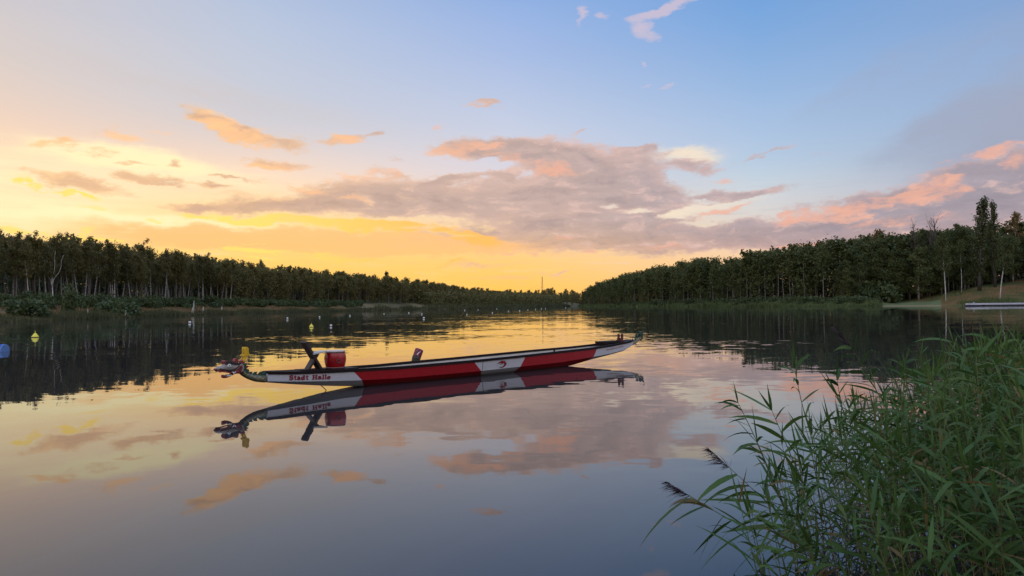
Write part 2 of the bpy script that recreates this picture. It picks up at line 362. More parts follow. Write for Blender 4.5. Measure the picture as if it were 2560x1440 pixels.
# ------------------------------------------------------------------ mesh helpers
class MB:
    def __init__(s): s.v = []; s.f = []; s.mi = []; s.m = 0; s.smooth = []; s.sm = False
    def add(s, vs_, fs):
        o = len(s.v); s.v += [tuple(q) for q in vs_]
        for f in fs: s.f.append(tuple(i + o for i in f)); s.mi.append(s.m); s.smooth.append(s.sm)
    def box(s, c, size, M=None):
        x, y, z = [q / 2 for q in size]
        P = [Vector((a * x, b * y, e * z)) for a in (-1, 1) for b in (-1, 1) for e in (-1, 1)]
        if M is not None: P = [M @ q for q in P]
        P = [q + Vector(c) for q in P]
        s.add(P, [(0, 1, 3, 2), (4, 6, 7, 5), (0, 4, 5, 1), (2, 3, 7, 6), (0, 2, 6, 4), (1, 5, 7, 3)])
    def bar(s, a, b, w, h, up=(0, 0, 1)):
        a = Vector(a); b = Vector(b); d = (b - a).normalized(); x = d.cross(Vector(up))
        if x.length < 1e-4: x = d.cross(Vector((0, 1, 0)))
        x.normalize(); y = x.cross(d)
        P = [q + x * (i * w / 2) + y * (j * h / 2) for q in (a, b) for i, j in ((-1, -1), (1, -1), (1, 1), (-1, 1))]
        s.add(P, [(3, 2, 1, 0), (4, 5, 6, 7), (0, 1, 5, 4), (1, 2, 6, 5), (2, 3, 7, 6), (3, 0, 4, 7)])
    def tube(s, pts, rad, n=6, cap=True, sx=1.0):
        pts = [Vector(q) for q in pts]; m = len(pts)
        rad = rad if hasattr(rad, '__len__') else [rad] * m
        vs_ = []; prev = None
        for i, q in enumerate(pts):
            d = (pts[min(i + 1, m - 1)] - pts[max(i - 1, 0)]).normalized()
            x = d.cross(Vector((0, 0, 1))) if prev is None else prev - d * prev.dot(d)
            if x.length < 1e-3: x = d.cross(Vector((0, 1, 0)))
            x.normalize(); prev = x; y = d.cross(x)
            for k in range(n):
                a = 2 * math.pi * k / n
                vs_.append(q + (x * math.cos(a) * sx + y * math.sin(a)) * rad[i])
        fs = [(i * n + k, i * n + (k + 1) % n, (i + 1) * n + (k + 1) % n, (i + 1) * n + k) for i in range(m - 1) for k in range(n)]
        if cap: fs += [tuple(range(n))[::-1], tuple((m - 1) * n + k for k in range(n))]
        s.add(vs_, fs)
    def loft(s, rings, cap=True):
        n = len(rings[0]); m = len(rings)
        vs_ = [q for r in rings for q in r]
        fs = [(i * n + k, i * n + (k + 1) % n, (i + 1) * n + (k + 1) % n, (i + 1) * n + k) for i in range(m - 1) for k in range(n)]
        if cap: fs += [tuple(range(n))[::-1], tuple((m - 1) * n + k for k in range(n))]
        s.add(vs_, fs)
    def lathe(s, prof, n=24, c=(0, 0, 0), M=None):
        rings = []
        for r_, z in prof:
            ring = []
            for k in range(n):
                a = 2 * math.pi * k / n; q = Vector((r_ * math.cos(a), r_ * math.sin(a), z))
                if M is not None: q = M @ q
                ring.append(q + Vector(c))
            rings.append(ring)
        s.loft(rings)
    def prism(s, poly, y0, y1, ax=None):
        """poly: list of (x, z); extruded along local y"""
        n = len(poly); P = [Vector((a, y0, b)) for a, b in poly] + [Vector((a, y1, b)) for a, b in poly]
        fs = [tuple(range(n)), tuple(range(2 * n - 1, n - 1, -1))] + [(i, i + n, (i + 1) % n + n, (i + 1) % n) for i in range(n)]
        s.add(P, fs)
    def ball(s, c, r_, n=12, m=8, sc=(1, 1, 1)):
        prof = [(max(1e-4, math.sin(math.pi * i / m)), -math.cos(math.pi * i / m)) for i in range(m + 1)]
        rings = [[Vector((c[0] + a * math.cos(2 * math.pi * k / n) * r_ * sc[0], c[1] + a * math.sin(2 * math.pi * k / n) * r_ * sc[1], c[2] + z * r_ * sc[2])) for k in range(n)] for a, z in prof]
        s.loft(rings)
    def mesh(s, name, mats, fix=True):
        me = D.meshes.new(name); me.from_pydata(s.v, [], s.f)
        for mm in (mats if isinstance(mats, (list, tuple)) else [mats]): me.materials.append(mm)
        if any(s.mi): me.polygons.foreach_set('material_index', s.mi)
        me.polygons.foreach_set('use_smooth', s.smooth)
        if fix:
            b = bmesh.new(); b.from_mesh(me); bmesh.ops.recalc_face_normals(b, faces=b.faces); b.to_mesh(me); b.free()
        me.update(); return me
    def build(s, name, mats, parent=None, fix=True):
        return link(name, s.mesh(name, mats, fix), parent)
def link(name, me, parent=None, loc=None):
    o = D.objects.new(name, me); COL.objects.link(o)
    if parent is not None: o.parent = parent
    if loc is not None: o.location = loc
    return o
def tag(o, label=None, cat=None, group=None, kind=None):
    if label: o['label'] = label
    if cat: o['category'] = cat
    if group: o['group'] = group
    if kind: o['kind'] = kind
    return o
def empty(name, loc=(0, 0, 0), rz=0.0):
    o = D.objects.new(name, None); COL.objects.link(o); o.location = loc; o.rotation_euler = (0, 0, rz); o.empty_display_size = 0.2; return o
def fast_mesh(name, V, nper, mats, mi=None):
    """V: (N*nper, 3) array, faces of nper consecutive vertices"""
    V = np.ascontiguousarray(V, dtype=np.float32); nf = len(V) // nper
    me = D.meshes.new(name); me.vertices.add(len(V)); me.vertices.foreach_set('co', V.ravel())
    me.loops.add(len(V)); me.loops.foreach_set('vertex_index', np.arange(len(V), dtype=np.int32))
    me.polygons.add(nf); me.polygons.foreach_set('loop_start', np.arange(0, len(V), nper, dtype=np.int32))
    for mm in (mats if isinstance(mats, (list, tuple)) else [mats]): me.materials.append(mm)
    if mi is not None: me.polygons.foreach_set('material_index', np.asarray(mi, dtype=np.int32))
    me.update(calc_edges=True); return me
def strip_mesh(name, V, k, mats, mi=None):
    """V: (N, k, 2, 3) ribbons -> joined quads"""
    N = len(V); me = D.meshes.new(name); P = V.reshape(-1, 3).astype(np.float32)
    me.vertices.add(len(P)); me.vertices.foreach_set('co', np.ascontiguousarray(P).ravel())
    base_ = (np.arange(N) * k * 2)[:, None, None]; seg = (np.arange(k - 1) * 2)[None, :, None]
    F = base_ + seg + np.array([0, 1, 3, 2])[None, None, :]
    F = F.reshape(-1).astype(np.int32); me.loops.add(len(F)); me.loops.foreach_set('vertex_index', F)
    me.polygons.add(len(F) // 4); me.polygons.foreach_set('loop_start', np.arange(0, len(F), 4, dtype=np.int32))
    for mm in (mats if isinstance(mats, (list, tuple)) else [mats]): me.materials.append(mm)
    if mi is not None: me.polygons.foreach_set('material_index', np.repeat(np.asarray(mi, dtype=np.int32), k - 1))
    me.update(calc_edges=True); me.polygons.foreach_set('use_smooth', [True] * len(me.polygons)); return me
#@@TERRAIN
# ------------------------------------------------------------------ the lake shore (plan view, metres)
def hor(X): return 763.0 + 0.0105 * (1280 - X)
def fromX(X, depth): return ((X - 1280) / FPX * depth, depth)
LEFT = [(-150, 20), (-110, 62), (-86, 92)] + [fromX(X, d) for X, d in ((0, 108), (150, 127), (300, 148), (470, 190), (640, 243), (900, 325), (1100, 400), (1240, 458), (1360, 570), (1425, 690))]
RIGHT = [fromX(X, d) for X, d in ((1448, 700), (1475, 600), (1530, 520), (1600, 445), (1690, 395), (1780, 356), (1900, 315), (2000, 288), (2110, 274), (2200, 270), (2300, 256), (2420, 240), (2560, 238), (2800, 200))] + [(110, 90), (80, 45), (34, 17), (12, 6), (6, 1.5), (2, -1.2)]
SHORE = LEFT + RIGHT + [(-2, -1.2), (-8, 1.0), (-40, 3)]
SH = np.array(SHORE, float)
def shore_dist(P):
    """distance to the shore line, for an (N, 2) array"""
    P = np.asarray(P, float); best = np.full(len(P), 1e9)
    for i in range(len(SH)):
        a = SH[i]; b = SH[(i + 1) % len(SH)]; ab = b - a; t_ = np.clip(((P - a) @ ab) / (ab @ ab), 0, 1)
        best = np.minimum(best, np.hypot(*(P - a - t_[:, None] * ab).T))
    return best
def inside_lake(P):
    P = np.asarray(P, float); c = np.zeros(len(P), bool)
    for i in range(len(SH)):
        (x1, y1), (x2, y2) = SH[i], SH[(i + 1) % len(SH)]
        k = ((y1 > P[:, 1]) != (y2 > P[:, 1]))
        with np.errstate(divide='ignore', invalid='ignore'):
            c ^= k & (P[:, 0] < (x2 - x1) * (P[:, 1] - y1) / (y2 - y1) + x1)
    return c
def wob(x, y):
    return (np.sin(x * .07 + 1.3) * np.cos(y * .05) + .5 * np.sin(x * .21 + y * .17) + .3 * np.sin(x * .5 - y * .43 + 2))
def height(P):
    """ground height above the water"""
    P = np.asarray(P, float); d = shore_dist(P); ins = inside_lake(P)
    x, y = P[:, 0], P[:, 1]; az = np.degrees(np.arctan2(x, y))
    hl = np.interp(d, [0, 3, 8, 14, 20, 30, 80, 200, 900], [0, .45, 1.0, 2.2, 3.5, 4.1, 4.6, 5.5, 6])
    X = 1280 + FPX * np.tan(np.radians(np.clip(az, -60, 60)))
    top = np.interp(X, [1440, 1500, 1800, 2050, 2200, 2350, 2450, 2560, 2800], [2.5, 3.2, 3.6, 3.6, 4.6, 6.3, 7.6, 8.6, 9.5])
    flat = np.interp(X, [2150, 2230, 2330, 2420], [0, 1, 1, 0.25])
    shp = np.interp(d, [0, 3, 10, 22, 45, 100, 250, 900], [0, .10, .28, .55, 1.0, 1.5, 2.0, 2.2])
    shf = np.interp(d, [0, 3, 10, 22, 45, 100, 250, 900], [0, .05, .13, .26, 1.0, 1.5, 2.0, 2.2])
    hr = top * (shp * (1 - flat) + shf * flat)
    w = np.clip((X - 1425) / 30, 0, 1)
    h = hl * (1 - w) + hr * w
    near = np.clip((np.hypot(x, y) - 25) / 40, 0, 1)
    h = h * near + np.interp(d, [0, 1.5, 5, 40], [0, .22, .45, 1.2]) * (1 - near)
    h = h + wob(x, y) * np.clip(d / 40, 0, .35)
    return np.where(ins, -np.minimum(0.25 + d * .25, 2.5), h)

# ground: polar sheet around the viewer, with the lake bed inside the shore line
angs = np.concatenate([np.arange(-180, -60, 5), np.arange(-60, -38, 1.0), np.arange(-38, 40, 0.3), np.arange(40, 75, 1.0), np.arange(75, 181, 5)])
def shore_radius(a):
    d = np.array([math.sin(a), math.cos(a)]); best = 1e9
    for i in range(len(SH)):
        p0 = SH[i]; e = SH[(i + 1) % len(SH)] - p0; den = d[0] * e[1] - d[1] * e[0]
        if abs(den) < 1e-9: continue
        t_ = (p0[0] * e[1] - p0[1] * e[0]) / den; u = (p0[0] * d[1] - p0[1] * d[0]) / den
        if 0 <= u <= 1 and t_ > 1e-3: best = min(best, t_)
    return best if best < 1e8 else 1.0
offs = np.array([-40, -12, -4, -1, -.05, .8, 2, 4, 7, 10, 14, 18, 23, 29, 36, 45, 56, 70, 90, 120, 170, 250, 400, 700, 1300.])
GP = []
for a in np.radians(angs):
    r0 = shore_radius(a); 
    rr = r0 + np.where(offs < 0, np.maximum(offs, -r0 * .9 * (-offs) / 41), offs)
    GP.append(np.stack([np.sin(a) * rr, np.cos(a) * rr], 1))
GP = np.array(GP); na, nr = GP.shape[:2]
GZ = height(GP.reshape(-1, 2)).reshape(na, nr)
V = np.concatenate([GP, GZ[..., None]], 2).reshape(-1, 3)
F = []; MI = []
for i in range(na - 1):
    az = angs[i]
    X = 1280 + FPX * math.tan(R(max(-60, min(60, az))))
    for j in range(nr - 1):
        F.append((i * nr + j, i * nr + j + 1, (i + 1) * nr + j + 1, (i + 1) * nr + j))
        o = offs[j]
        if X < 1440: MI.append(0 if o < 60 else 3)
        elif 2195 < X < 2345 and o < 26: MI.append(2)
        else: MI.append(1 if (X > 1780 and o < 200) else 3)
me = D.meshes.new('ground'); me.from_pydata([tuple(q) for q in V], [], F)
for mm in (M_gL, M_gR, M_gB, M_gF): me.materials.append(mm)
me.polygons.foreach_set('material_index', MI); me.polygons.foreach_set('use_smooth', [True] * len(F))
b = bmesh.new(); b.from_mesh(me); bmesh.ops.recalc_face_normals(b, faces=b.faces); b.to_mesh(me); b.free()
tag(link('ground', me), 'banks of grass, sand and forest floor around the lake', None, None, 'structure')
# water sheet
wb = MB(); S = 900.0
wb.add([(-S, -60, 0), (S, -60, 0), (S, 1200, 0), (-S, 1200, 0)], [(0, 1, 2, 3)])
tag(wb.build('lake_water', M_water, fix=False), 'calm lake mirroring the evening sky', None, None, 'structure')

# ------------------------------------------------------------------ foliage builders
def rand_quads(C, size, flat=0.0, rg=rng, aspect=0.62):
    """randomly turned leaf clumps at centres C"""
    n = len(C); a = rg.normal(size=(n, 3)); a[:, 2] *= (1 - flat); a /= np.linalg.norm(a, axis=1)[:, None]
    b_ = np.cross(a, rg.normal(size=(n, 3))); b_ /= np.linalg.norm(b_, axis=1)[:, None]
    s = (size if np.ndim(size) else np.full(n, size)) * rg.uniform(.6, 1.3, n)
    a = a * s[:, None] * .5; b_ = b_ * s[:, None] * .5 * aspect
    # a pointed four-sided clump
    return np.stack([C - a, C + b_ * 1.0 + a * .1, C + a, C - b_ * 1.0 + a * .1], 1).reshape(-1, 3)
def branch_path(p0, p1, sag, rg, n=5):
    p0 = np.array(p0, float); p1 = np.array(p1, float); t_ = np.linspace(0, 1, n)[:, None]
    P = p0 + (p1 - p0) * t_; P[:, 2] += sag * np.sin(t_[:, 0] * math.pi)
    P[1:-1] += rg.normal(0, .02 * np.linalg.norm(p1 - p0), (n - 2, 3)); return P
def tree_shape(kind, seed, leaf, nleaf):
    """unit-height tree: returns trunk MB and leaf quads; real height comes from the scale"""
    rg = np.random.default_rng(seed); tb = MB(); tb.sm = True
    H = 12.0
    lean = rg.normal(0, .05, 2) * H
    if kind == 'forked': lean = np.array([-.5, 0])
    def trunk_at(t_): return np.array([lean[0] * t_ ** 1.4 + .12 * math.sin(t_ * 5 + seed), lean[1] * t_ ** 1.4, H * t_])
    C = []
    if kind in ('birch', 'forked', 'thin'):
        tb.tube([trunk_at(t_) for t_ in np.linspace(0, .96, 9)], [.115 * (1 - t_) ** .8 + .016 for t_ in np.linspace(0, .96, 9)], 6)
        nb = {'birch': 22, 'forked': 20, 'thin': 14}[kind]; lo = {'birch': .42, 'forked': .5, 'thin': .5}[kind]
        if kind == 'forked':
            for sx, top in ((-.9, .86), (1.5, .90), (.7, .97)):
                p0 = trunk_at(.30 + .04 * sx); p1 = np.array([p0[0] + sx * 1.5, p0[1] + rg.normal(0, .6), H * top])
                tb.tube(branch_path(p0, p1, -.3, rg, 7), np.linspace(.07, .018, 7), 5)
        for i in range(nb):
            t_ = lo + (.97 - lo) * (i + rg.random()) / nb; p0 = trunk_at(t_); az = rg.random() * 6.28
            L = (1.9 if kind != 'thin' else 1.1) * (1.05 - t_) ** .55 * rg.uniform(.6, 1.25) + .3
            up_ = rg.uniform(.5, 1.3) * L * (.6 + t_)
            p1 = p0 + np.array([math.cos(az) * L, math.sin(az) * L, up_])
            P = branch_path(p0, p1, .12 * L, rg); tb.tube(P, np.linspace(.045 * (1.15 - t_), .010, 5), 3, cap=False)
            m_ = int(nleaf / nb * (.5 + L / 2)); u = rg.random(m_) ** .6
            q = np.stack([np.interp(u, np.linspace(0, 1, 5), P[:, k]) for k in range(3)], 1)
            sp_ = .30 * L * rg.uniform(.6, 1.1); q += rg.normal(0, 1, (m_, 3)) * [sp_, sp_, sp_ * 1.1]; q[:, 2] -= np.abs(rg.normal(0, .25, m_))
            C.append(q)
        for k in range(9):            # wispy upright shoots at the top
            p0 = trunk_at(rg.uniform(.72, .92)); p1 = p0 + np.array([rg.normal(0, .55), rg.normal(0, .55), rg.uniform(1.0, 2.2)]); p1[2] = min(p1[2], H * rg.uniform(.94, 1.03))
            P = branch_path(p0, p1, 0, rg); tb.tube(P, np.linspace(.022, .006, 5), 3, cap=False)
            m_ = nleaf // 45; u = rg.random(m_); C.append(np.stack([np.interp(u, np.linspace(0, 1, 5), P[:, k2]) for k2 in range(3)], 1) + rg.normal(0, .11, (m_, 3)))
    elif kind == 'broad':
        tb.tube([trunk_at(t_) for t_ in np.linspace(0, .9, 8)], [.2 * (1 - t_) ** .8 + .02 for t_ in np.linspace(0, .9, 8)], 6)
        nb = 30
        for i in range(nb):
            t_ = .08 + .88 * (i + rg.random()) / nb; p0 = trunk_at(t_); az = rg.random() * 6.28
            L = 2.6 * (math.sin(min(1, (t_ + .06) / .45) * 1.57) * (1.08 - t_) ** .65) * rg.uniform(.45, 1.25) + .3
            p1 = p0 + np.array([math.cos(az) * L, math.sin(az) * L, rg.uniform(.25, .8) * L])
            P = branch_path(p0, p1, .1 * L, rg); tb.tube(P, np.linspace(.06 * (1.15 - t_), .012, 5), 3, cap=False)
            m_ = int(nleaf / nb * (.4 + L / 2.2)); u = rg.random(m_) ** .5
            q = np.stack([np.interp(u, np.linspace(0, 1, 5), P[:, k]) for k in range(3)], 1)
            sp_ = .22 * L * rg.uniform(.7, 1.2) + .1; q += rg.normal(0, 1, (m_, 3)) * [sp_, sp_, sp_ * .8]
            C.append(q)
        t_ = rg.random(nleaf // 10); C.append(np.stack([trunk_at(.84 + .16 * v) for v in t_]) + rg.normal(0, .28, (len(t_), 3)))
    elif kind == 'poplar':
        tb.tube([trunk_at(t_) for t_ in np.linspace(0, .95, 8)], [.26 * (1 - t_) ** .8 + .02 for t_ in np.linspace(0, .95, 8)], 6)
        nb = 46
        for i in range(nb):
            t_ = .12 + .8 * (i + rg.random()) / nb; p0 = trunk_at(t_); az = rg.random() * 6.28
            rad = 1.35 * min(1, (t_ + .1) / .45) * (1.12 - t_) ** .45 * rg.uniform(.35, 1.1)
            p1 = p0 + np.array([math.cos(az) * rad, math.sin(az) * rad, rg.uniform(1.2, 2.2)])
            p1[2] = min(p1[2], H * 1.0)
            P = branch_path(p0, p1, .0, rg); tb.tube(P, np.linspace(.05, .012, 5), 3, cap=False)
            m_ = int(nleaf / nb); u = .25 + .8 * rg.random(m_)
            q = np.stack([np.interp(u, np.linspace(0, 1, 5), P[:, k]) for k in range(3)], 1)
            C.append(q + rg.normal(0, 1, (m_, 3)) * [.17, .17, .30])
    elif kind == 'bare':
        tb.tube([trunk_at(t_) for t_ in np.linspace(0, .98, 8)], [.15 * (1 - t_) ** .8 + .02 for t_ in np.linspace(0, .98, 8)], 5)
        for i in range(16):
            t_ = .4 + .55 * (i + rg.random()) / 16; p0 = trunk_at(t_); az = rg.random() * 6.28; L = 2.2 * (1.05 - t_) * rg.uniform(.6, 1.2) + .4
            p1 = p0 + np.array([math.cos(az) * L * .55, math.sin(az) * L * .55, L * 1.3]); P = branch_path(p0, p1, -.1, rg)
            tb.tube(P, np.linspace(.05, .012, 5), 3, cap=False)
            for k in range(4):
                q0 = P[1 + k % 4]; q1 = q0 + rg.normal(0, .35, 3) + [0, 0, .7]; tb.tube([q0, (q0 + q1) / 2 + rg.normal(0, .04, 3), q1], [.018, .014, .008], 3, cap=False)
        C.append(rg.normal(0, .5, (nleaf, 3)) + trunk_at(.5))
    C = np.concatenate(C)
    return tb, rand_quads(C, leaf, rg=rg)

KINDS = {}
def variant(key, kind, seed, leaf, nleaf, lm, bm, H=12.0):
    tb, Q = tree_shape(kind, seed, leaf, nleaf)
    KINDS[key] = (tb.mesh('trunk', bm, fix=False), fast_mesh('crown', Q, 4, lm))
for i in range(5): variant('birch%d' % i, 'birch', 20 + i, .27, 3000, M_leafL, M_bark)
for i in range(3): variant('thin%d' % i, 'thin', 40 + i, .25, 1600, M_leafL, M_bark)
variant('forked', 'forked', 51, .32, 1900, M_leafL, M_barkpale)
variant('pale', 'birch', 57, .34, 1700, M_leafL, M_barkpale)
for i in range(5): variant('broad%d' % i, 'broad', 60 + i, .36, 3400, M_leafR, M_bark)
for i in range(3): variant('rbirch%d' % i, 'birch', 70 + i, .30, 2800, M_leafR, M_bark)
variant('rpale', 'birch', 75, .36, 1900, M_leafR, M_barkpale)
variant('autumn', 'broad', 80, .42, 2600, M_leafY, M_bark)
for i in range(2): variant('poplar%d' % i, 'poplar', 90 + i, .30, 3600, M_leafP, M_barkdark)
variant('bare', 'bare', 95, .22, 60, M_leafY, M_twig)

def place_tree(key, name, x, y, h, rz, label, group, widen=1.0, tilt=(0, 0), sink=.15):
    z = float(height([(x, y)])[0]) - sink
    o = empty(name, (x, y, z)); s = h / 12.0; o.scale = (s * widen, s * widen, s)
    o.rotation_euler = (tilt[0], tilt[1], rz)
    tag(o, label, 'tree', group)
    tr, cr = KINDS[key]
    link('trunk', tr, o); link('crown', cr, o)
    return o

# silhouettes of the two woods: photo column -> elevation of the tree tops
SILL = [(-200, 590), (0, 596), (70, 603), (150, 606), (250, 616), (330, 628), (450, 642), (560, 654), (640, 664), (760, 677), (900, 690), (1050, 704), (1130, 716), (1200, 727), (1300, 734), (1440, 733)]
SILR = [(1440, 738), (1480, 717), (1520, 705), (1570, 692), (1620, 682), (1690, 664), (1740, 659), (1790, 654), (1830, 658), (1870, 636), (1920, 628), (1960, 614), (2010, 609), (2060, 614), (2090, 608), (2129, 599), (2160, 590), (2190, 586), (2229, 588), (2291, 584), (2341, 572), (2360, 566), (2400, 568), (2440, 575), (2488, 572), (2541, 556), (2600, 552), (2900, 540)]
def need_height(x, y, tab):
    """height of a tree at (x, y) whose top reaches the wood's outline"""
    X, _ = pix((x, y, 5.0)); Yt = float(np.interp(X, *zip(*tab)))
    q = at(X, Yt, y); return q.z - float(height([(x, y)])[0]), X
def walk(line, step, jitter, offlist, rg, side):
    """points along a shore line, pushed inland by the given distances"""
    P = np.array(line, float); seg = np.hypot(*np.diff(P, axis=0).T); L = np.concatenate([[0], np.cumsum(seg)])
    out = []
    for off in offlist:
        s_ = rg.random() * step
        while s_ < L[-1]:
            i = min(np.searchsorted(L, s_, 'right') - 1, len(seg) - 1); t_ = (s_ - L[i]) / seg[i]
            d = (P[i + 1] - P[i]) / seg[i]; nrm = np.array([-d[1], d[0]]) * side
            q = P[i] + (P[i + 1] - P[i]) * t_ + nrm * (off + rg.normal(0, jitter)) + d * rg.normal(0, jitter)
            out.append((q[0], q[1], off)); s_ += step * rg.uniform(.7, 1.3)
    return out
rgt = np.random.default_rng(5)
near_pts, mass = [], []
# left wood
cand = []
for x, y, off in walk(LEFT[2:], 3.3, .9, (19.5, 23, 27.5, 33), rgt, 1):
    h, X = need_height(x, y, SILL)
    if -140 < X < 1445: cand.append((x, y, off, h, X))
cand.sort(key=lambda c: c[1])
for c in cand:
    if c[4] < 720 and len(near_pts) < 150: near_pts.append(('L', c))
    else: mass.append(('L', c))
for x, y, off in walk(LEFT[2:], 4.2, 1.4, (39, 46, 54), rgt, 1):
    h, X = need_height(x, y, SILL)
    if -140 < X < 1445: mass.append(('L', (x, y, off, h, X)))
# right wood
cand = []
def r_off(X): return float(np.interp(X, [1450, 1700, 2000, 2150, 2250, 2330, 2420, 2560, 2800], [6, 8, 11, 14, 22, 34, 42, 46, 46]))
for x, y, off in walk(RIGHT[:15], 4.6, 1.2, (4, 9, 15), rgt, 1):
    _, X0 = need_height(x, y, SILR); e = r_off(X0)
    d = np.array([x, y]); d = d / np.linalg.norm(d); x2, y2 = (d * (np.linalg.norm([x, y]) + e)).tolist()
    h, X = need_height(x2, y2, SILR)
    if 1440 < X < 2950: cand.append((x2, y2, off, h, X))
for k in range(120):
    X = rgt.uniform(2185, 2900) if k > 34 else rgt.uniform(2185, 2345); d = np.array([X - 1280, FPX]); d /= np.linalg.norm(d); r0 = shore_radius(math.atan2(d[0], d[1])) + r_off(X) + rgt.uniform(2, 34)
    h, _ = need_height(d[0] * r0, d[1] * r0, SILR); cand.append((d[0] * r0, d[1] * r0, 5, h, X))
cand.sort(key=lambda c: c[1]); nR = 0
for c in cand:
    if nR < 135: near_pts.append(('R', c)); nR += 1
    else: mass.append(('R', c))
for x, y, off in walk(RIGHT[:15], 5.4, 1.8, (22, 30, 40), rgt, 1):
    _, X0 = need_height(x, y, SILR); e = r_off(X0)
    d = np.array([x, y]); d = d / np.linalg.norm(d); x2, y2 = (d * (np.linalg.norm([x, y]) + e)).tolist()
    h, X = need_height(x2, y2, SILR)
    if 1440 < X < 2950: mass.append(('R', (x2, y2, off, h, X)))
# the end of the lake
for x, y, off in walk([LEFT[-1], RIGHT[0]], 4, 2, (6, 14, 24, 36), rgt, 1) + walk([(-150, 840), (20, 800), (150, 830)], 5, 3, (0, 10, 20), rgt, 1):
    X, _ = pix((x, y, 3))
    Yt = float(np.interp(X, [1150, 1240, 1330, 1370, 1440, 1460, 1600], [727, 729, 731, 725, 732, 733, 700])); mass.append(('L', (x, y, off, at(X, Yt, y).z - 3, X)))

GL = 'birches and aspens of the left bank wood'; GR = 'trees of the right bank wood'
for side, (x, y, off, h, X) in near_pts:
    if side == 'L':
        h = min(max(h * (rgt.uniform(.80, 1.0) if rgt.random() < .72 else rgt.uniform(1.02, 1.09)), 6.5), 16)
        k = rgt.choice(['birch0', 'birch1', 'birch2', 'birch3', 'birch4', 'thin0', 'thin1', 'thin2'], p=[.13, .13, .13, .13, .13, .12, .12, .11])
        place_tree(k, 'birch_tree', x, y, h, rgt.random() * 6.28, 'slender pale-trunked tree with olive crown standing in the dense wood on the left bank', GL, rgt.uniform(1.0, 1.3), (rgt.normal(0, .05), rgt.normal(0, .05)))
    else:
        h = min(max(h * (rgt.uniform(.52, .82) if off < 6 else rgt.uniform(.74, .98) if rgt.random() < .7 else rgt.uniform(1.02, 1.10)), 6), 23)
        k = rgt.choice(['broad0', 'broad1', 'broad2', 'broad3', 'broad4', 'rbirch0', 'rbirch1', 'rbirch2'], p=[.15, .15, .15, .15, .14, .09, .09, .08])
        place_tree(k, 'deciduous_tree', x, y, h, rgt.random() * 6.28, 'dark green leafy tree standing in the wood that climbs the right bank', GR, rgt.uniform(.95, 1.25), (rgt.normal(0, .04), rgt.normal(0, .04)))

# trees that stand out
def hero(key, name, X, Ybase, Ytop, depth, label, group=None, widen=1.0, tilt=(0, 0), rz=0.0):
    b_ = at(X, Ybase, depth); t_ = at(X, Ytop, depth)
    h = t_.z - float(height([(b_.x, b_.y)])[0]); return place_tree(key, name, b_.x, b_.y, h, rz, label, group, widen, tilt)
hero('forked', 'birch_tree', 131, 740, 622, 152, 'white birch forked low like a candelabra at the front of the left wood', GL)
hero('pale', 'birch_tree', 72, 740, 612, 147, 'left-leaning white birch with bare lower trunk near the left end of the left wood', GL, .9, (0, -.10))
hero('pale', 'birch_tree', 287, 750, 628, 190, 'straight tall white birch trunk standing alone before the dark middle of the left wood', GL, .8, (0, .01), 2.0)
hero('birch2', 'aspen_tree', 370, 750, 611, 222, 'tree with a broad rounded crown rising above the left wood skyline', GL, 1.35)
hero('broad1', 'deciduous_tree', 655, 760, 652, 330, 'small dense round crown poking above the skyline halfway along the left wood', GL, .7)
hero('broad3', 'deciduous_tree', 963, 762, 679, 430, 'pointed crown poking above the far half of the left wood skyline', GL, .7)
hero('poplar0', 'poplar_tree', 2447, 720, 500, 268, 'taller and broader of the two columnar poplars above the right wood', 'columnar poplars on the right bank', .86)
hero('poplar1', 'poplar_tree', 2488, 720, 507, 272, 'narrower columnar poplar with a gap in its crown, right of the broader one', 'columnar poplars on the right bank', .66)
hero('autumn', 'deciduous_tree', 2189, 740, 577, 306, 'round tree with rusty orange autumn leaves above the right wood', GR, .9)
hero('autumn', 'deciduous_tree', 2541, 700, 533, 292, 'yellowing pointed tree crown at the right edge of the right wood', GR, .7, (0, 0), 1.2)
hero('bare', 'dead_tree', 2303, 720, 553, 285, 'leafless tree bending left above the right wood', 'leafless trees above the right wood', 1.0, (0, -.08))
hero('bare', 'dead_tree', 2325, 720, 545, 287, 'middle leafless tree, straight, above the right wood', 'leafless trees above the right wood', .8, (0, 0), 1.9)
hero('bare', 'dead_tree', 2342, 720, 541, 289, 'bushiest and tallest of the leafless trees above the right wood', 'leafless trees above the right wood', 1.3, (0, 0.02), 4.0)
hero('rpale', 'birch_tree', 2364, 716, 592, 266, 'double white birch at the foot of the grassy slope on the right bank', GR, .75, (0, -.03), .6)
hero('rpale', 'birch_tree', 2498, 706, 590, 246, 'white birch leaning left on the brown grassy slope at the right', GR, .75, (0, -.10), 2.6)
hero('rpale', 'birch_tree', 2157, 745, 640, 292, 'white birch trunk beside the big willow bush on the right bank', GR, .7, (0, -.08), 3.6)
hero('rpale', 'birch_tree', 2404, 704, 600, 276, 'thin white birch trunk behind the double birch on the right bank', GR, .6, (0, 0), 5.0)

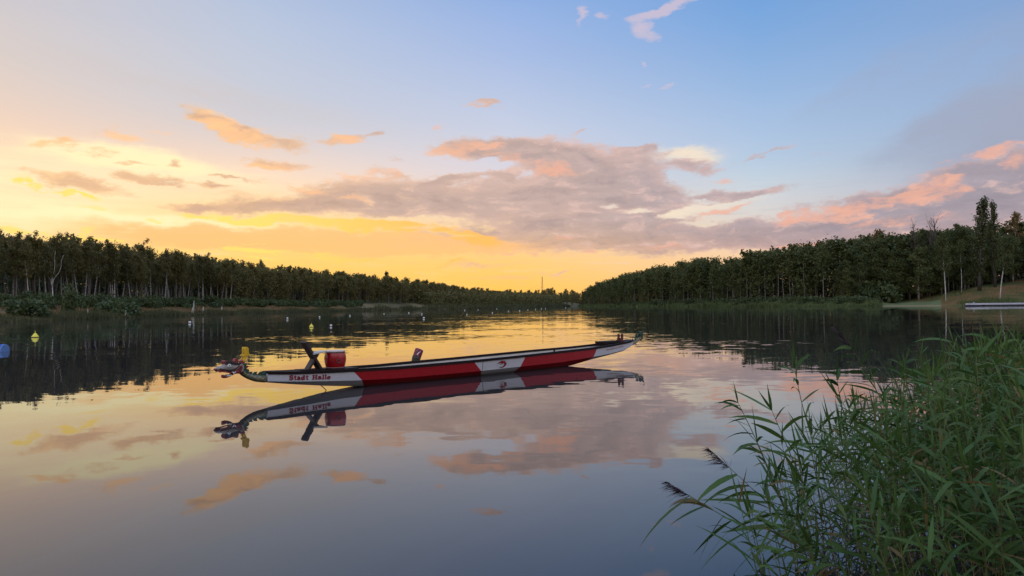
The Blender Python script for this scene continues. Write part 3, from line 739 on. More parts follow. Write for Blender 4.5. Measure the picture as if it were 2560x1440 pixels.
# the rest of the woods, deeper in and farther off: one mass per wood
def mass_mesh(items, lm, bm, leaf, nleaf, seed):
    rg = np.random.default_rng(seed); tb = MB(); Q = []
    protos = [tree_shape(k, seed + i, leaf, nleaf)[1].reshape(-1, 4, 3) for i, k in enumerate(('birch', 'birch', 'broad', 'thin', 'broad'))]
    for x, y, off, h, X in items:
        h = min(max(h * (rg.uniform(.76, .99) if rg.random() < .78 else rg.uniform(1.0, 1.09)), 5), 24); z = float(height([(x, y)])[0])
        q = protos[rg.integers(5)]; a = rg.random() * 6.28; s = h / 12; w = s * rg.uniform(1.0, 1.4)
        c_, s_ = math.cos(a), math.sin(a); q2 = np.stack([(q[..., 0] * c_ - q[..., 1] * s_) * w + x, (q[..., 0] * s_ + q[..., 1] * c_) * w + y, q[..., 2] * s + z], -1)
        Q.append(q2.reshape(-1, 3))
        tb.tube([(x, y, z - .2), (x + rg.normal(0, .3), y, z + h * .5), (x + rg.normal(0, .5), y, z + h * .85)], [.009 * h, .006 * h, .002 * h], 4, cap=False)
    Q = np.concatenate(Q); nf = len(Q) // 4
    lv = fast_mesh('woodland', Q, 4, [lm, bm]); 
    return lv, tb.mesh('trunks', bm, fix=False)
nb_ = []  # unseen trees, added behind the viewer to block low sky light on the hull
for k in range(64):
    a_ = R(rgt.uniform(105, 255)); r_ = rgt.uniform(15, 30); nb_.append((math.sin(a_) * r_, math.cos(a_) * r_, 0, rgt.uniform(9, 13), 0))
ml = [c for s, c in mass if s == 'L']; mr = [c for s, c in mass if s == 'R']
for nm, items, lm, lab, sd in (('left_woodland', ml, M_leafL, 'far and inner trees of the wood on the left bank, merging into one mass', 300), ('right_woodland', mr, M_leafR, 'far and inner trees of the wood on the right bank, merging into one mass', 400), ('added_shade_trees', nb_, M_leafR, 'unseen trees added behind the viewer to shade the boat from the low sky', 450)):
    lv, tk = mass_mesh(items, lm, M_bark, .50, 640, sd)
    o = tag(link('woodland', lv), lab, None, None, 'stuff')
    link('trunks', tk, o)['kind'] = 'stuff'

# ------------------------------------------------------------------ bushes
def bush_mesh(seed, n=1500, leaf=.20, shape=(1, 1, .8)):
    rg = np.random.default_rng(seed); C = []
    for k in range(9):
        a = rg.random() * 6.28; r_ = rg.random() ** .5 * .75; c = np.array([math.cos(a) * r_, math.sin(a) * r_, rg.uniform(.2, .65)])
        q = rg.normal(0, 1, (n // 9, 3)); q /= np.linalg.norm(q, axis=1)[:, None]; q *= (rg.random(n // 9) ** .4 * rg.uniform(.3, .5))[:, None]
        C.append(c + q)
    C.append(np.stack([rg.normal(0, .35, 120), rg.normal(0, .35, 120), rg.uniform(.7, 1.15, 120)], 1))
    C = np.concatenate(C) * shape; C[:, 2] = np.maximum(C[:, 2], .02)
    return fast_mesh('foliage', rand_quads(C, leaf, rg=rg), 4, M_bush)
BUSH = [bush_mesh(500 + i) for i in range(4)] + [bush_mesh(510, 1500, .18, (.62, .62, 1.25))]
def place_bush(k, X, depth, w, h, label, group, off=None):
    p0 = at(X, 760, depth); z = float(height([(p0.x, p0.y)])[0]); o = link('bush', BUSH[k], None, (p0.x, p0.y, z - .1))
    o.scale = (w / 2, w / 2, h); o.rotation_euler = (0, 0, X * .7); return tag(o, label, 'bush', group)
GBL = 'bushes along the left bank'; GBR = 'bushes along the right bank'
rb = np.random.default_rng(8)
place_bush(4, 172, 137, 4.4, 4.2, 'tall dark conical bush rising out of the dry grass on the left bank', GBL)
place_bush(0, 62, 122, 6.5, 3.4, 'wide low dark bush nearest the left edge of the left bank', GBL)
place_bush(1, 275, 152, 6.5, 3.3, 'first of two merging rounded bushes right of the conical bush', GBL)
place_bush(2, 322, 158, 6.5, 3.2, 'second of two merging rounded bushes, right before the dry grass patch', GBL)
place_bush(3, 112, 131, 2.2, 1.8, 'tiny bush in dry grass between the wide bush and the conical bush', GBL)
place_bush(1, 2215, 286, 15, 9.0, 'huge round willow bush at the edge of the beach meadow', GBR)
place_bush(2, 2165, 288, 11, 6.5, 'dark bush on the left flank of the huge willow bush', GBR)
for i, (x, y, off) in enumerate(walk(LEFT[2:], 5.0, 1.0, (13.5, 17.5), rb, 1)):
    X, _ = pix((x, y, 3))
    if -60 < X < 900:
        o = link('bush', BUSH[i % 4], None, (x, y, float(height([(x, y)])[0]) - .15)); s = rb.uniform(1.8, 3.2); o.scale = (s, s, rb.uniform(1.8, 3.4)); o.rotation_euler = (0, 0, rb.random() * 6)
        tag(o, 'dark rounded bush in the thicket at the foot of the left wood', 'bush', GBL)
for i, (x, y, off) in enumerate(walk(RIGHT[2:11], 5.5, 1.2, (4.5, 9), rb, 1)):
    X, _ = pix((x, y, 3))
    if 1480 < X < 2190:
        o = link('bush', BUSH[i % 4], None, (x, y, float(height([(x, y)])[0]) - .2)); s = rb.uniform(2.4, 4.2); o.scale = (s, s, rb.uniform(2.4, 4.6)); o.rotation_euler = (0, 0, rb.random() * 6)
        tag(o, 'green bush in the thicket between the reeds and the right wood', 'bush', GBR)

# undergrowth inside the woods
C, C2, C3 = [], [], []
for x, y, off in walk(LEFT[2:], 1.6, .8, (20, 24, 30, 38), rb, 1):
    if y < 480: C.append(np.array([x, y, float(height([(x, y)])[0]) + .5]) + rb.normal(0, 1, (26, 3)) * [1.0, 1.0, .75])
for x, y, off in walk(RIGHT[2:13], 2.2, 1.2, (8, 14, 20, 28), rb, 1):
    X, _ = pix((x, y, 3))
    e = r_off(X); d = np.array([x, y]); d /= np.linalg.norm(d); x2, y2 = x + d[0] * e, y + d[1] * e
    C.append(np.array([x2, y2, float(height([(x2, y2)])[0]) + .7]) + rb.normal(0, 1, (26, 3)) * [1.3, 1.3, 1.0])
for x, y, off in walk(LEFT[9:], 2.4, 1.2, (5, 9), rb, 1) + walk(RIGHT[:5], 2.4, 1.2, (4, 8), rb, 1):
    C.append(np.array([x, y, float(height([(x, y)])[0]) + .8]) + rb.normal(0, 1, (24, 3)) * [1.4, 1.4, .9])
for x, y, off in walk(LEFT[2:], 2.2, 1.2, (42, 47, 53, 60, 70), rb, 1):
    k_ = 70; C2.append(np.column_stack([x + rb.normal(0, 1.5, k_), y + rb.normal(0, 1.5, k_), float(height([(x, y)])[0]) + rb.random(k_) * 7.5]))
for x, y, off in walk(RIGHT[:15], 2.6, 1.2, (30, 36, 44), rb, 1):
    X, _ = pix((x, y, 3)); e = r_off(X); d = np.array([x, y]); d /= np.linalg.norm(d); x2, y2 = x + d[0] * e, y + d[1] * e
    k_ = 70; C2.append(np.column_stack([x2 + rb.normal(0, 1.7, k_), y2 + rb.normal(0, 1.7, k_), float(height([(x2, y2)])[0]) + rb.random(k_) * 7.5]))
for x, y, off in walk([LEFT[-1], RIGHT[0]], 2.2, 1.5, (18, 30), rb, 1) + walk([(-150, 840), (20, 800), (150, 830)], 3, 2, (-8, 4), rb, 1):
    k_ = 60; C2.append(np.column_stack([x + rb.normal(0, 2, k_), y + rb.normal(0, 2, k_), float(height([(x, y)])[0]) + rb.random(k_) * 7]))
for x, y, off in walk(LEFT[9:], 2.2, 1.5, (10, 18, 28), rb, 1) + walk(RIGHT[:4], 2.2, 1.5, (8, 16, 26), rb, 1):
    k_ = 70; C3.append(np.column_stack([x + rb.normal(0, 2, k_), y + rb.normal(0, 2, k_), float(height([(x, y)])[0]) + rb.random(k_) * 8]))
for x, y, off in walk([fromX(1340, 735), fromX(1490, 735)], 1.6, 1.5, (0, 9, 18), rb, 1):
    k_ = 90; C3.append(np.column_stack([x + rb.normal(0, 2, k_), y + rb.normal(0, 2, k_), rb.random(k_) ** .8 * rb.uniform(10, 14)]))
tag(link('undergrowth', fast_mesh('undergrowth', np.concatenate([rand_quads(np.concatenate(C), .5, rg=rb), rand_quads(np.concatenate(C2), 1.0, rg=rb)]), 4, M_bush)), 'dark undergrowth below the trees of both woods', None, None, 'stuff')

tag(link('far_woodland', fast_mesh('far_woodland', rand_quads(np.concatenate(C3), 1.15, rg=rb), 4, M_leafL)), 'low dark wood closing the far end of the lake', None, None, 'stuff')

# ------------------------------------------------------------------ reeds and grass along the far shores
def blades(P, hgt, wid, rg, lean=.25):
    n = len(P); a = rg.random(n) * 6.28; d = np.stack([np.cos(a), np.sin(a), np.zeros(n)], 1)
    top = P + np.stack([rg.normal(0, lean, n) * hgt, rg.normal(0, lean, n) * hgt, hgt], 1)
    w = d * (wid * .5)[:, None]
    return np.stack([P - w, P + w, top + w * .25, top - w * .25], 1).reshape(-1, 3)
def shore_blades(line, side, dens, lo, hi, hr_, wid, rg, cond=None, spread=1.0):
    L = np.array(line, float); seg = np.diff(L, axis=0); ln = np.hypot(*seg.T); tot = ln.sum(); n = int(tot * dens)
    s_ = rg.random(n) * tot; cs = np.concatenate([[0], np.cumsum(ln)]); i = np.clip(np.searchsorted(cs, s_, 'right') - 1, 0, len(ln) - 1)
    t_ = (s_ - cs[i]) / ln[i]; d = seg[i] / ln[i][:, None]; nn = np.stack([-d[:, 1], d[:, 0]], 1) * side
    P = L[i] + seg[i] * t_[:, None] + nn * (rg.uniform(lo, hi, n))[:, None]
    if cond is not None: P = P[cond(P)]
    z = np.maximum(height(P), 0) - .05; n = len(P)
    patch_ = .75 + .3 * np.sin(P[:, 0] * .23 + P[:, 1] * .19) + .18 * np.sin(P[:, 0] * .71 - P[:, 1] * .5)
    h = rg.uniform(*hr_, n) * np.clip(patch_, .4, 1.3)
    return blades(np.column_stack([P, z]), h, rg.uniform(.6, 1.4, n) * wid, rg)
rs = np.random.default_rng(77)
def pxof(P): return 1280 + FPX * P[:, 0] / P[:, 1]
QL = [shore_blades(LEFT[2:9], 1, 95, -1.0, 3.6, (.7, 1.5), .10, rs), shore_blades(LEFT[8:], 1, 26, -1.5, 5, (1.0, 2.2), .30, rs)]
Q = [
     shore_blades(RIGHT[:5], 1, 26, -1.5, 5, (1.0, 2.2), .30, rs), shore_blades(RIGHT[4:11], 1, 110, -2.5, 4.5, (1.2, 2.4), .16, rs, lambda P: pxof(P) < 2205),
     shore_blades(RIGHT[11:14], 1, 90, -1.0, 9, (.9, 1.9), .13, rs, lambda P: pxof(P) > 2335)]
tag(link('shore_reeds', fast_mesh('shore_reeds', np.concatenate(Q), 4, M_shore)), 'green reed fringe at the foot of the right bank', None, None, 'stuff')
tag(link('shore_reeds', fast_mesh('shore_reeds', np.concatenate(QL), 4, M_shoreL)), 'dull green reed fringe at the foot of the left bank', None, None, 'stuff')
Q = [shore_blades(LEFT[2:9], 1, 130, 4.0, 13.5, (.35, .9), .10, rs), shore_blades(RIGHT[10:14], 1, 60, 8, 44, (.3, .8), .16, rs, lambda P: pxof(P) > 2350)]
tag(link('dry_grass', fast_mesh('dry_grass', np.concatenate(Q), 4, M_dry)), 'tall dry straw-coloured grass on the banks', None, None, 'stuff')

# bleached snags standing in the shore reeds of the left bank
for X, dep, hh, tl, lab in ((483, 196, 3.6, .06, 'tallest bleached snag in the left shore reeds'), (478, 197, 1.9, .22, 'short leaning snag touching the tallest bleached snag'), (506, 203, 2.0, .12, 'thin snag just right of the tallest bleached snag'), (312, 152, 1.4, .15, 'leaning snag before the right end of the rounded bushes'), (338, 157, 1.3, .10, 'short snag at the left end of the open dry grass'), (219, 141, 1.3, .02, 'upright snag right of the conical bush'), (553, 222, 1.9, .14, 'snag on the left shore farthest right of the group')):
    p0 = at(X, 775, dep); z = max(0.2, float(height([(p0.x, p0.y)])[0])); o = empty('dead_snag', (p0.x, p0.y, z - .2))
    tb = MB(); tb.sm = True; tb.tube([(0, 0, 0), (tl * hh * .5 + .03, 0, hh * .5), (tl * hh, 0, hh + .2)], [.12, .10, .05], 6); tb.build('trunk', M_barkpale, o)
    tb = MB(); tb.tube([(tl * hh * .6, 0, hh * .6), (tl * hh * .6 + .25, .1, hh * .85)], [.035, .012], 4); tb.build('branch', M_barkpale, o)
    tag(o, lab, 'dead tree', 'bleached snags on the left shore')
#@@BOAT
# ------------------------------------------------------------------ dragon boat (local x = towards the bow, y = towards the viewer's side, z up)
M_dark = paint('dark_varnished_wood', (0.014, 0.008, 0.007), 0.55, 0.25, 9.0, 0.15)
M_inside = paint('grey_boat_inside', (0.50, 0.46, 0.40), 0.6, 0.15, 3.0)
M_wood = paint('weathered_wood', (0.036, 0.020, 0.016), 0.6, 0.3, 8.0)
M_pale = paint('pale_seat_wood', (0.50, 0.45, 0.38), 0.6, 0.12, 8.0)
M_redl = paint('red_lettering', (0.22, 0.010, 0.018), 0.5, 0.1)
M_black = paint('black_paint', (0.015, 0.014, 0.014), 0.5, 0.1)
M_white = paint('white_paint', (0.72, 0.70, 0.68), 0.5, 0.1)
M_drum = paint('red_lacquer', (0.33, 0.007, 0.010), 0.22, 0.15, 5.0, 0.5)
M_skin = paint('drum_skin', (0.62, 0.52, 0.42), 0.6, 0.1)
M_yellow = paint('yellow_antler_paint', (0.72, 0.42, 0.015), 0.5, 0.15, 8)
M_scale_g = paint('dragon_green', (0.020, 0.055, 0.028), 0.55, 0.3, 10)
M_finG = paint('tail_green', (0.008, 0.038, 0.018), 0.55, 0.3, 10)
M_dred = paint('dragon_red', (0.25, 0.028, 0.034), 0.5, 0.2, 10)
M_dface = paint('dragon_grey_white', (0.30, 0.26, 0.22), 0.55, 0.25, 10)
M_dbrow = paint('dragon_dark_brow', (0.035, 0.022, 0.022), 0.5, 0.2, 10)
M_metal = paint('dull_metal', (0.12, 0.11, 0.10), 0.45, 0.2, 12, 0.5, 0.8)

# hull paint: white ends and middle field, red between, edges slanted
m, t, p = mat('hull_paint')
co = t.node('ShaderNodeTexCoord').outputs['Object']; sp = t.node('ShaderNodeSeparateXYZ'); t.l.new(co, sp.inputs[0])
sx, sz = sp.outputs[0], sp.outputs[2]
def bound(s_top, z_top, s_bot, z_bot):
    k = (s_top - s_bot) / (z_top - z_bot)
    line = t.math('MULTIPLY_ADD', t.math('SUBTRACT', sz, z_top), k, s_top)
    return t.math('GREATER_THAN', sx, line)
b1 = bound(4.25, .413, 3.93, .106); b2 = bound(.88, .379, .61, .13); b3 = bound(-.94, .398, -.78, .146); b4 = bound(-4.12, .439, -3.99, .217)
red = t.math('ADD', t.math('SUBTRACT', b2, b1), t.math('SUBTRACT', b4, b3))
n = t.noise(co, 7.0, 6.0, 0.65).outputs[0]; n2 = t.noise(t.vmath('MULTIPLY', co, (2.0, 2.0, 14.0)), 1.0, 4.0, 0.6).outputs[0]
dirt = t.mapr(n, 0.55, 0.75, 0.0, 0.28); dirt2 = t.mapr(n2, 0.5, 0.8, 0.0, 0.18)
wc = t.mix(dirt, (0.54, 0.53, 0.53, 1), (0.31, 0.29, 0.275, 1)); wc = t.mix(dirt2, wc, (0.46, 0.44, 0.40, 1))
seam = t.math('LESS_THAN', t.math('ABSOLUTE', t.math('SUBTRACT', sx, 0.58)), 0.012)
wc = t.mix(seam, wc, (0.16, 0.15, 0.14, 1))
rc = t.mix(dirt, (0.34, 0.004, 0.010, 1), (0.20, 0.008, 0.012, 1))
c = t.mix(red, wc, rc)
under = t.mapr(sz, 0.0, 0.10, 0.75, 0.0)
c = t.mix(under, c, (0.05, 0.045, 0.04, 1))               # waterline slime
t.l.new(c, p.inputs['Base Color']); p.inputs['Roughness'].default_value = 0.32; p.inputs['Specular IOR Level'].default_value = 0.45
t.put(p.inputs['Roughness'], t.mapr(n, .3, .7, .25, .45, 'LINEAR'))
M_hull = m

BOAT_C = (-0.71832158, 19.10475827); AX = (-0.70184037, -0.71233426)
boat = empty('dragon_boat', (BOAT_C[0], BOAT_C[1], 0), math.atan2(AX[1], AX[0]))
tag(boat, 'long red and white dragon boat with carved head, lying moored on the calm lake', 'dragon boat')
S0, S1 = -6.40, 6.02
def hb(s):
    t_ = min(max((s - S0) / (S1 - S0), 0), 1); return .10 + .46 * math.sin(math.pi * t_) ** .6
def ip(s, tab):
    xs, ys = zip(*sorted(tab)); return float(np.interp(s, xs, ys))
TOP = [(-6.4, .575), (-6.1, .55), (-5.7, .525), (-4.8, .48), (-3.9, .45), (-2.4, .43), (-.7, .40), (.7, .38), (3.05, .362), (4, .375), (4.8, .39), (5.5, .41), (6.02, .44)]
CHI = [(-6.4, .465), (-6.18, .42), (-5.7, .324), (-4.9, .262), (-3.9, .21), (-2.4, .16), (-.7, .15), (.7, .135), (3.05, .142), (4, .166), (4.8, .207), (5.5, .25), (6.02, .290)]
KEE = [(-6.4, .445), (-6.2, .40), (-5.86, .285), (-5.0, .20), (-4.12, .125), (-3.3, .03), (-2.6, -.04), (0, -.06), (2.6, -.05), (3.6, -.01), (4.7, .09), (5.47, .184), (6.02, .262)]
ST = list(np.linspace(S0, S1, 61))
hm = MB(); hm.sm = False; V = []
for s in ST:
    b_, tz, cz, kz = hb(s), ip(s, TOP), ip(s, CHI), ip(s, KEE)
    V += [(s, b_, tz), (s, b_ * .93, cz), (s, b_ * .50, kz), (s, -b_ * .50, kz), (s, -b_ * .93, cz), (s, -b_, tz)]
F = []
for i in range(len(ST) - 1):
    for k in range(5): F.append((i * 6 + k, i * 6 + k + 1, i * 6 + 7 + k, i * 6 + 6 + k))
F += [tuple(range(6)), tuple((len(ST) - 1) * 6 + k for k in range(6))[::-1]]
hm.add(V, F); hull = hm.build('hull', M_hull, boat)
# inner shell and floor
im = MB(); V = []; F = []
SI = list(np.linspace(S0 + .75, S1 - .9, 50))
for s in SI:
    b_, tz, cz, kz = hb(s) - .03, ip(s, TOP), ip(s, CHI) + .02, ip(s, KEE) + .04
    V += [(s, b_, tz + .01), (s, b_ * .92, cz), (s, b_ * .48, kz + .03), (s, -b_ * .48, kz + .03), (s, -b_ * .92, cz), (s, -b_, tz + .01)]
for i in range(len(SI) - 1):
    for k in range(5): F.append((i * 6 + k, i * 6 + 6 + k, i * 6 + 7 + k, i * 6 + k + 1))
F += [tuple(range(6)), tuple((len(SI) - 1) * 6 + k for k in range(6))[::-1]]
im.add(V, F); im.build('inner_shell', M_inside, boat, fix=False)
# gunwales
for sd in (1, -1):
    g = MB(); rings = []
    for s in ST:
        b_, tz = hb(s), ip(s, TOP) - .012
        y0 = sd * (b_ + .018); y1 = sd * (b_ - .045)
        rings.append([Vector((s, y0, tz)), Vector((s, y0, tz + .058)), Vector((s, y1, tz + .058)), Vector((s, y1, tz))])
    g.loft(rings); g.build('gunwale', M_dark, boat)
# decks at both ends
for nm, a, e in (('bow_deck', S1 - 1.25, S1 - .01), ('stern_deck', S0 + .01, S0 + .95)):
    g = MB(); rings = []
    for s in np.linspace(a, e, 8):
        b_, tz = hb(s) - .05, ip(s, TOP); rings.append([Vector((s, b_, tz + .036)), Vector((s, 0, tz + .052)), Vector((s, -b_, tz + .036)), Vector((s, -b_, tz + .005)), Vector((s, b_, tz + .005))])
    g.loft(rings); g.build(nm, M_dark, boat)
for i in range(10):
    s = 3.55 - i * .74; g = MB(); g.box((s, 0, ip(s, TOP) - .15), (.2, 2 * hb(s) - .12, .025)); g.build('bench', M_wood, boat)
# stern: helm seat board and steering bracket
g = MB(); g.box((-5.25, -.02, .585), (.80, .40, .06)); g.box((-4.93, -.02, .53), (.05, .42, .11)); g.build('helm_board', M_dark, boat)
g = MB(); g.box((-5.70, .10, .585), (.22, .16, .10)); g.box((-5.70, .10, .66), (.16, .12, .07))
g.box((-5.62, .10, .735), (.045, .06, .17)); g.box((-5.80, .10, .735), (.045, .06, .17)); g.build('steering_bracket', paint('maroon_bracket', (0.085, 0.018, 0.016), .5, .2, 9), boat)
g = MB(); g.box((-3.2, -hb(-3.2) + .04, .40), (.05, .03, .05)); g.build('rope_cleat', M_dark, boat)
# drummer's seat
seat = empty('drummer_seat'); seat.parent = boat
def board(nm, a, b_, w, th, mm, y=0.0):
    g = MB(); g.bar((a[0], y, a[1]), (b_[0], y, b_[1]), w, th, (0, 1, 0)) if False else None
    a3, b3 = Vector((a[0], y, a[1])), Vector((b_[0], y, b_[1])); d = (b3 - a3).normalized(); nrm = Vector((-d.z, 0, d.x))
    P = [q + Vector((0, i * w / 2, 0)) + nrm * (j * th / 2) for q in (a3, b3) for i, j in ((-1, -1), (1, -1), (1, 1), (-1, 1))]
    g.add(P, [(3, 2, 1, 0), (4, 5, 6, 7), (0, 1, 5, 4), (1, 2, 6, 5), (2, 3, 7, 6), (3, 0, 4, 7)]); return g.build(nm, mm, seat)
board('backrest', (5.17, 1.03), (4.80, .44), .21, .05, M_wood)
board('front_leg', (4.87, .78), (5.10, .44), .17, .045, M_wood)
board('seat_board', (5.02, .775), (4.69, .815), .26, .03, M_pale)
board('foot_rail', (5.30, .452), (4.72, .442), .30, .03, M_dark)
# mounting plank below the drum
g = MB(); g.box((4.36, 0, .425), (.66, .62, .035)); g.build('drum_plank', M_dark, boat)
# mooring line from the bottom of the bow into the water
g = MB(); g.tube([(4.86, .14, .115), (4.80, .16, .06), (4.70, .19, -.06)], .009, 5); g.build('mooring_line', M_dark, boat)

# lettering on the bow, drawn letter by letter with heavy slab serifs
def surf(s, z):
    b_, tz, cz = hb(s), ip(s, TOP), ip(s, CHI); f = min(1, max(0, (z - cz) / (tz - cz))); return b_ * (.93 + .07 * f) + .006
def ribbon(pts, w):
    out = []
    for (x0, y0), (x1, y1) in zip(pts, pts[1:]):
        dx, dy = x1 - x0, y1 - y0; L = math.hypot(dx, dy); nx, ny = -dy / L * w / 2, dx / L * w / 2
        ex, ey = dx / L * w * .2, dy / L * w * .2
        out.append([(x0 - ex + nx, y0 - ey + ny), (x1 + ex + nx, y1 + ey + ny), (x1 + ex - nx, y1 + ey - ny), (x0 - ex - nx, y0 - ey - ny)])
    return out
def arc(cx, cy, rx, ry, a0, a1, n=10): return [(cx + rx * math.cos(R(a0 + (a1 - a0) * i / n)), cy + ry * math.sin(R(a0 + (a1 - a0) * i / n))) for i in range(n + 1)]
def rect(x0, y0, x1, y1): return [[(x0, y0), (x1, y0), (x1, y1), (x0, y1)]]
def glyph(ch):
    w = .25
    if ch == 'S': return ribbon(arc(.40, .73, .26, .19, 20, 270) + arc(.40, .28, .28, .22, 90, -160), w) + rect(.60, .66, .74, .98) + rect(.04, .02, .18, .36), .84
    if ch == 't': return rect(.16, .1, .38, .94) + rect(.0, .54, .56, .70) + ribbon(arc(.40, .17, .14, .11, 180, 330), .17), .60
    if ch == 'a': return ribbon(arc(.33, .48, .22, .15, 150, 0) + [(.55, .08)], w * .9) + ribbon(arc(.31, .22, .20, .15, 60, 340), w * .85) + rect(.46, .0, .76, .14), .80
    if ch == 'd': return ribbon(arc(.32, .33, .22, .27, 0, 360, 16), w) + rect(.46, 0, .68, 1.0) + rect(.34, .87, .68, 1.0) + rect(.46, 0, .80, .14), .84
    if ch == 'H': return rect(.10, 0, .34, 1) + rect(.62, 0, .86, 1) + rect(.3, .42, .66, .60) + rect(0, 0, .44, .16) + rect(.52, 0, .96, .16) + rect(0, .84, .44, 1) + rect(.52, .84, .96, 1), 1.0
    if ch == 'l': return rect(.10, 0, .33, 1) + rect(0, .87, .3, 1) + rect(0, 0, .43, .14), .46
    if ch == 'e': return ribbon(arc(.34, .32, .24, .26, 0, 320, 14), w * .9) + rect(.14, .28, .64, .40), .70
    return [], .38
def write(txt, s_a, z_a, s_b, z_b, hgt, name, mm, thick=True):
    polys = []; x = 0
    for ch in txt:
        g_, adv = glyph(ch); polys += [[(px_ + x, py_) for px_, py_ in q] for q in g_]; x += adv
    k = (s_a - s_b) / x; mb_ = MB(); 
    for j, q in enumerate(polys):
        P = []
        for px_, py_ in q:
            s = s_a - px_ * k; z = z_a + (z_b - z_a) * px_ / x + py_ * hgt; P.append((s, surf(s, z) + .0007 * (j % 5), z))
        mb_.add(P, [(0, 1, 2, 3)])
    return mb_.build(name, mm, boat, fix=False)
write('Stadt', 5.62, .288, 5.215, .269, .098, 'name_lettering', M_redl)
write('Halle', 5.14, .266, 4.73, .247, .098, 'name_lettering', M_redl)
# web address on the stern, letters only a couple of centimetres tall
cu = D.curves.new('address', 'FONT'); cu.body = 'www.hallescher-kanuverein.de'; cu.size = .075
to = D.objects.new('address', cu); COL.objects.link(to); bpy.context.view_layer.update()
tm = D.meshes.new_from_object(to.evaluated_get(bpy.context.evaluated_depsgraph_get())); D.objects.remove(to)
xs = [v.co.x for v in tm.vertices]; wtxt = max(xs)
for v in tm.vertices:
    f = v.co.x / wtxt; s = -4.62 - f * 1.0; z = .362 + f * .068 + v.co.y * .95; v.co = (s, surf(s, z) + .001, z)
tm.materials.clear(); tm.materials.append(M_redl); link('address_lettering', tm, boat)
# dragon emblem amidships: crescent body, horned crest, black muzzle
def decal(polys, s_c, z_c, k, name, mm, lift=.003):
    mb_ = MB()
    for j, q in enumerate(polys):
        P = []
        for a, e in q:
            s = s_c - a * k[0]; z = z_c + e * k[1]; P.append((s, surf(s, z) - .003 + lift + .0006 * (j % 4), z))
        mb_.add(P, [tuple(range(len(P)))])
    return mb_.build(name, mm, boat, fix=False)
cres = []
o_, i_ = arc(0, 0, 1.0, 1.0, 100, -110, 18), arc(-.22, -.02, .72, .74, 88, -125, 18)
for k in range(18): cres.append([o_[k], o_[k + 1], i_[k + 1], i_[k]])
cres += [[(-.30, 1.0), (.30, .95), (.30, .2), (-.35, .42)], [(-.30, 1.0), (-.35, .42), (-.75, .40), (-.85, .62)], [(-.15, .9), (-.05, 1.5), (.12, .9)], [(-.35, .9), (-.42, 1.28), (-.08, .92)], [(.1, .95), (.55, 1.22), (.42, .8)], [(.3, .85), (.95, 1.02), (.6, .62)], [(-.05, .3), (-.28, -.12), (.12, .2)], [(.85, .3), (1.25, .28), (.95, .0)]]
emb = decal(cres, -.08, .255, (.155, .082), 'emblem', M_redl)
bl = decal([[(-.72, .62), (-1.02, .48), (-1.0, .25), (-.66, .36)], [(-.35, .1), (-.5, -.2), (-.22, .0)], [(-.5, -.85), (0, -1.02), (.1, -.9), (-.4, -.75)], [(-1.05, -.1), (-1.2, -.3), (-1.08, -.32)]], -.08, .255, (.155, .082), 'emblem_black', M_black, .006)  # black parts of the emblem print
bl.parent = emb

# dragon head: everything measured in local metres from its side view
def hx(zx): return 6.02 + (667 - (530 + zx / 12.0)) / 127.5
def hz(zx, zy): return .458 - ((850 + zy / 12.0) - 931) / 125.0 + .075 * (hx(zx) - 6.0)
def HP(q): return [(hx(a), hz(a, e)) for a, e in q]
def ring(zx, zt, zb, w, n=12, pw=.8):
    """cross-section through the head at column zx between the top and bottom of its side view"""
    x, t_, b_ = hx(zx), hz(zx, zt), hz(zx, zb); c_ = (t_ + b_) / 2; h_ = (t_ - b_) / 2; out = []
    for k in range(n):
        a = 2 * math.pi * k / n; ca, sa = math.cos(a), math.sin(a)
        out.append(Vector((x, w * math.copysign(abs(ca) ** pw, ca), c_ + h_ * math.copysign(abs(sa) ** pw, sa))))
    return out
m, t, p = mat('scaly_neck')
co = t.node('ShaderNodeTexCoord').outputs['Object']
sp = t.node('ShaderNodeSeparateXYZ'); t.l.new(co, sp.inputs[0])
u_ = t.math('MULTIPLY', sp.outputs[0], 30.0); v_ = t.math('MULTIPLY', sp.outputs[2], 36.0)
d1 = t.math('ABSOLUTE', t.math('SINE', t.math('ADD', u_, v_))); d2 = t.math('ABSOLUTE', t.math('SINE', t.math('SUBTRACT', u_, v_)))
e_ = t.mapr(t.math('MINIMUM', d1, d2), .1, .4)
t.l.new(t.mix(e_, (0.045, 0.055, 0.035, 1), (0.20, 0.17, 0.085, 1)), p.inputs['Base Color']); p.inputs['Roughness'].default_value = .5
M_scales = m
nk = MB(); nk.sm = True
# neck runs as a bent tube from the bow up to the skull
NK = [(1612, 1058, 1275, .10), (1450, 1056, 1264, .10), (1300, 1045, 1245, .098), (1200, 1028, 1215, .095), (1100, 1000, 1180, .092), (1000, 955, 1130, .09), (930, 880, 1092, .092), (870, 790, 1050, .095)]
nk.loft([ring(a, b_, c_, w) for a, b_, c_, w in NK]); head = empty('dragon_head'); head.parent = boat
nk.build('neck', M_scales, head)
sk = MB(); sk.sm = True
SKL = [(72, 862, 892, .03), (110, 835, 915, .055), (180, 800, 945, .075), (260, 790, 930, .08), (340, 745, 935, .085), (420, 690, 950, .095), (520, 680, 955, .10), (620, 690, 950, .105), (720, 700, 930, .105), (800, 695, 920, .105), (860, 700, 960, .10), (910, 740, 990, .08)]
sk.loft([ring(*q) for q in SKL]); sk.build('upper_jaw', M_dface, head)
jw = MB(); jw.sm = True
JW = [(288, 1040, 1130, .04), (330, 1050, 1142, .055), (400, 1068, 1138, .065), (470, 1055, 1112, .07), (550, 1020, 1070, .075), (640, 970, 1020, .08), (740, 930, 1010, .085), (830, 900, 1015, .085)]
jw.loft([ring(*q) for q in JW]); jw.build('lower_jaw', M_dred, head)
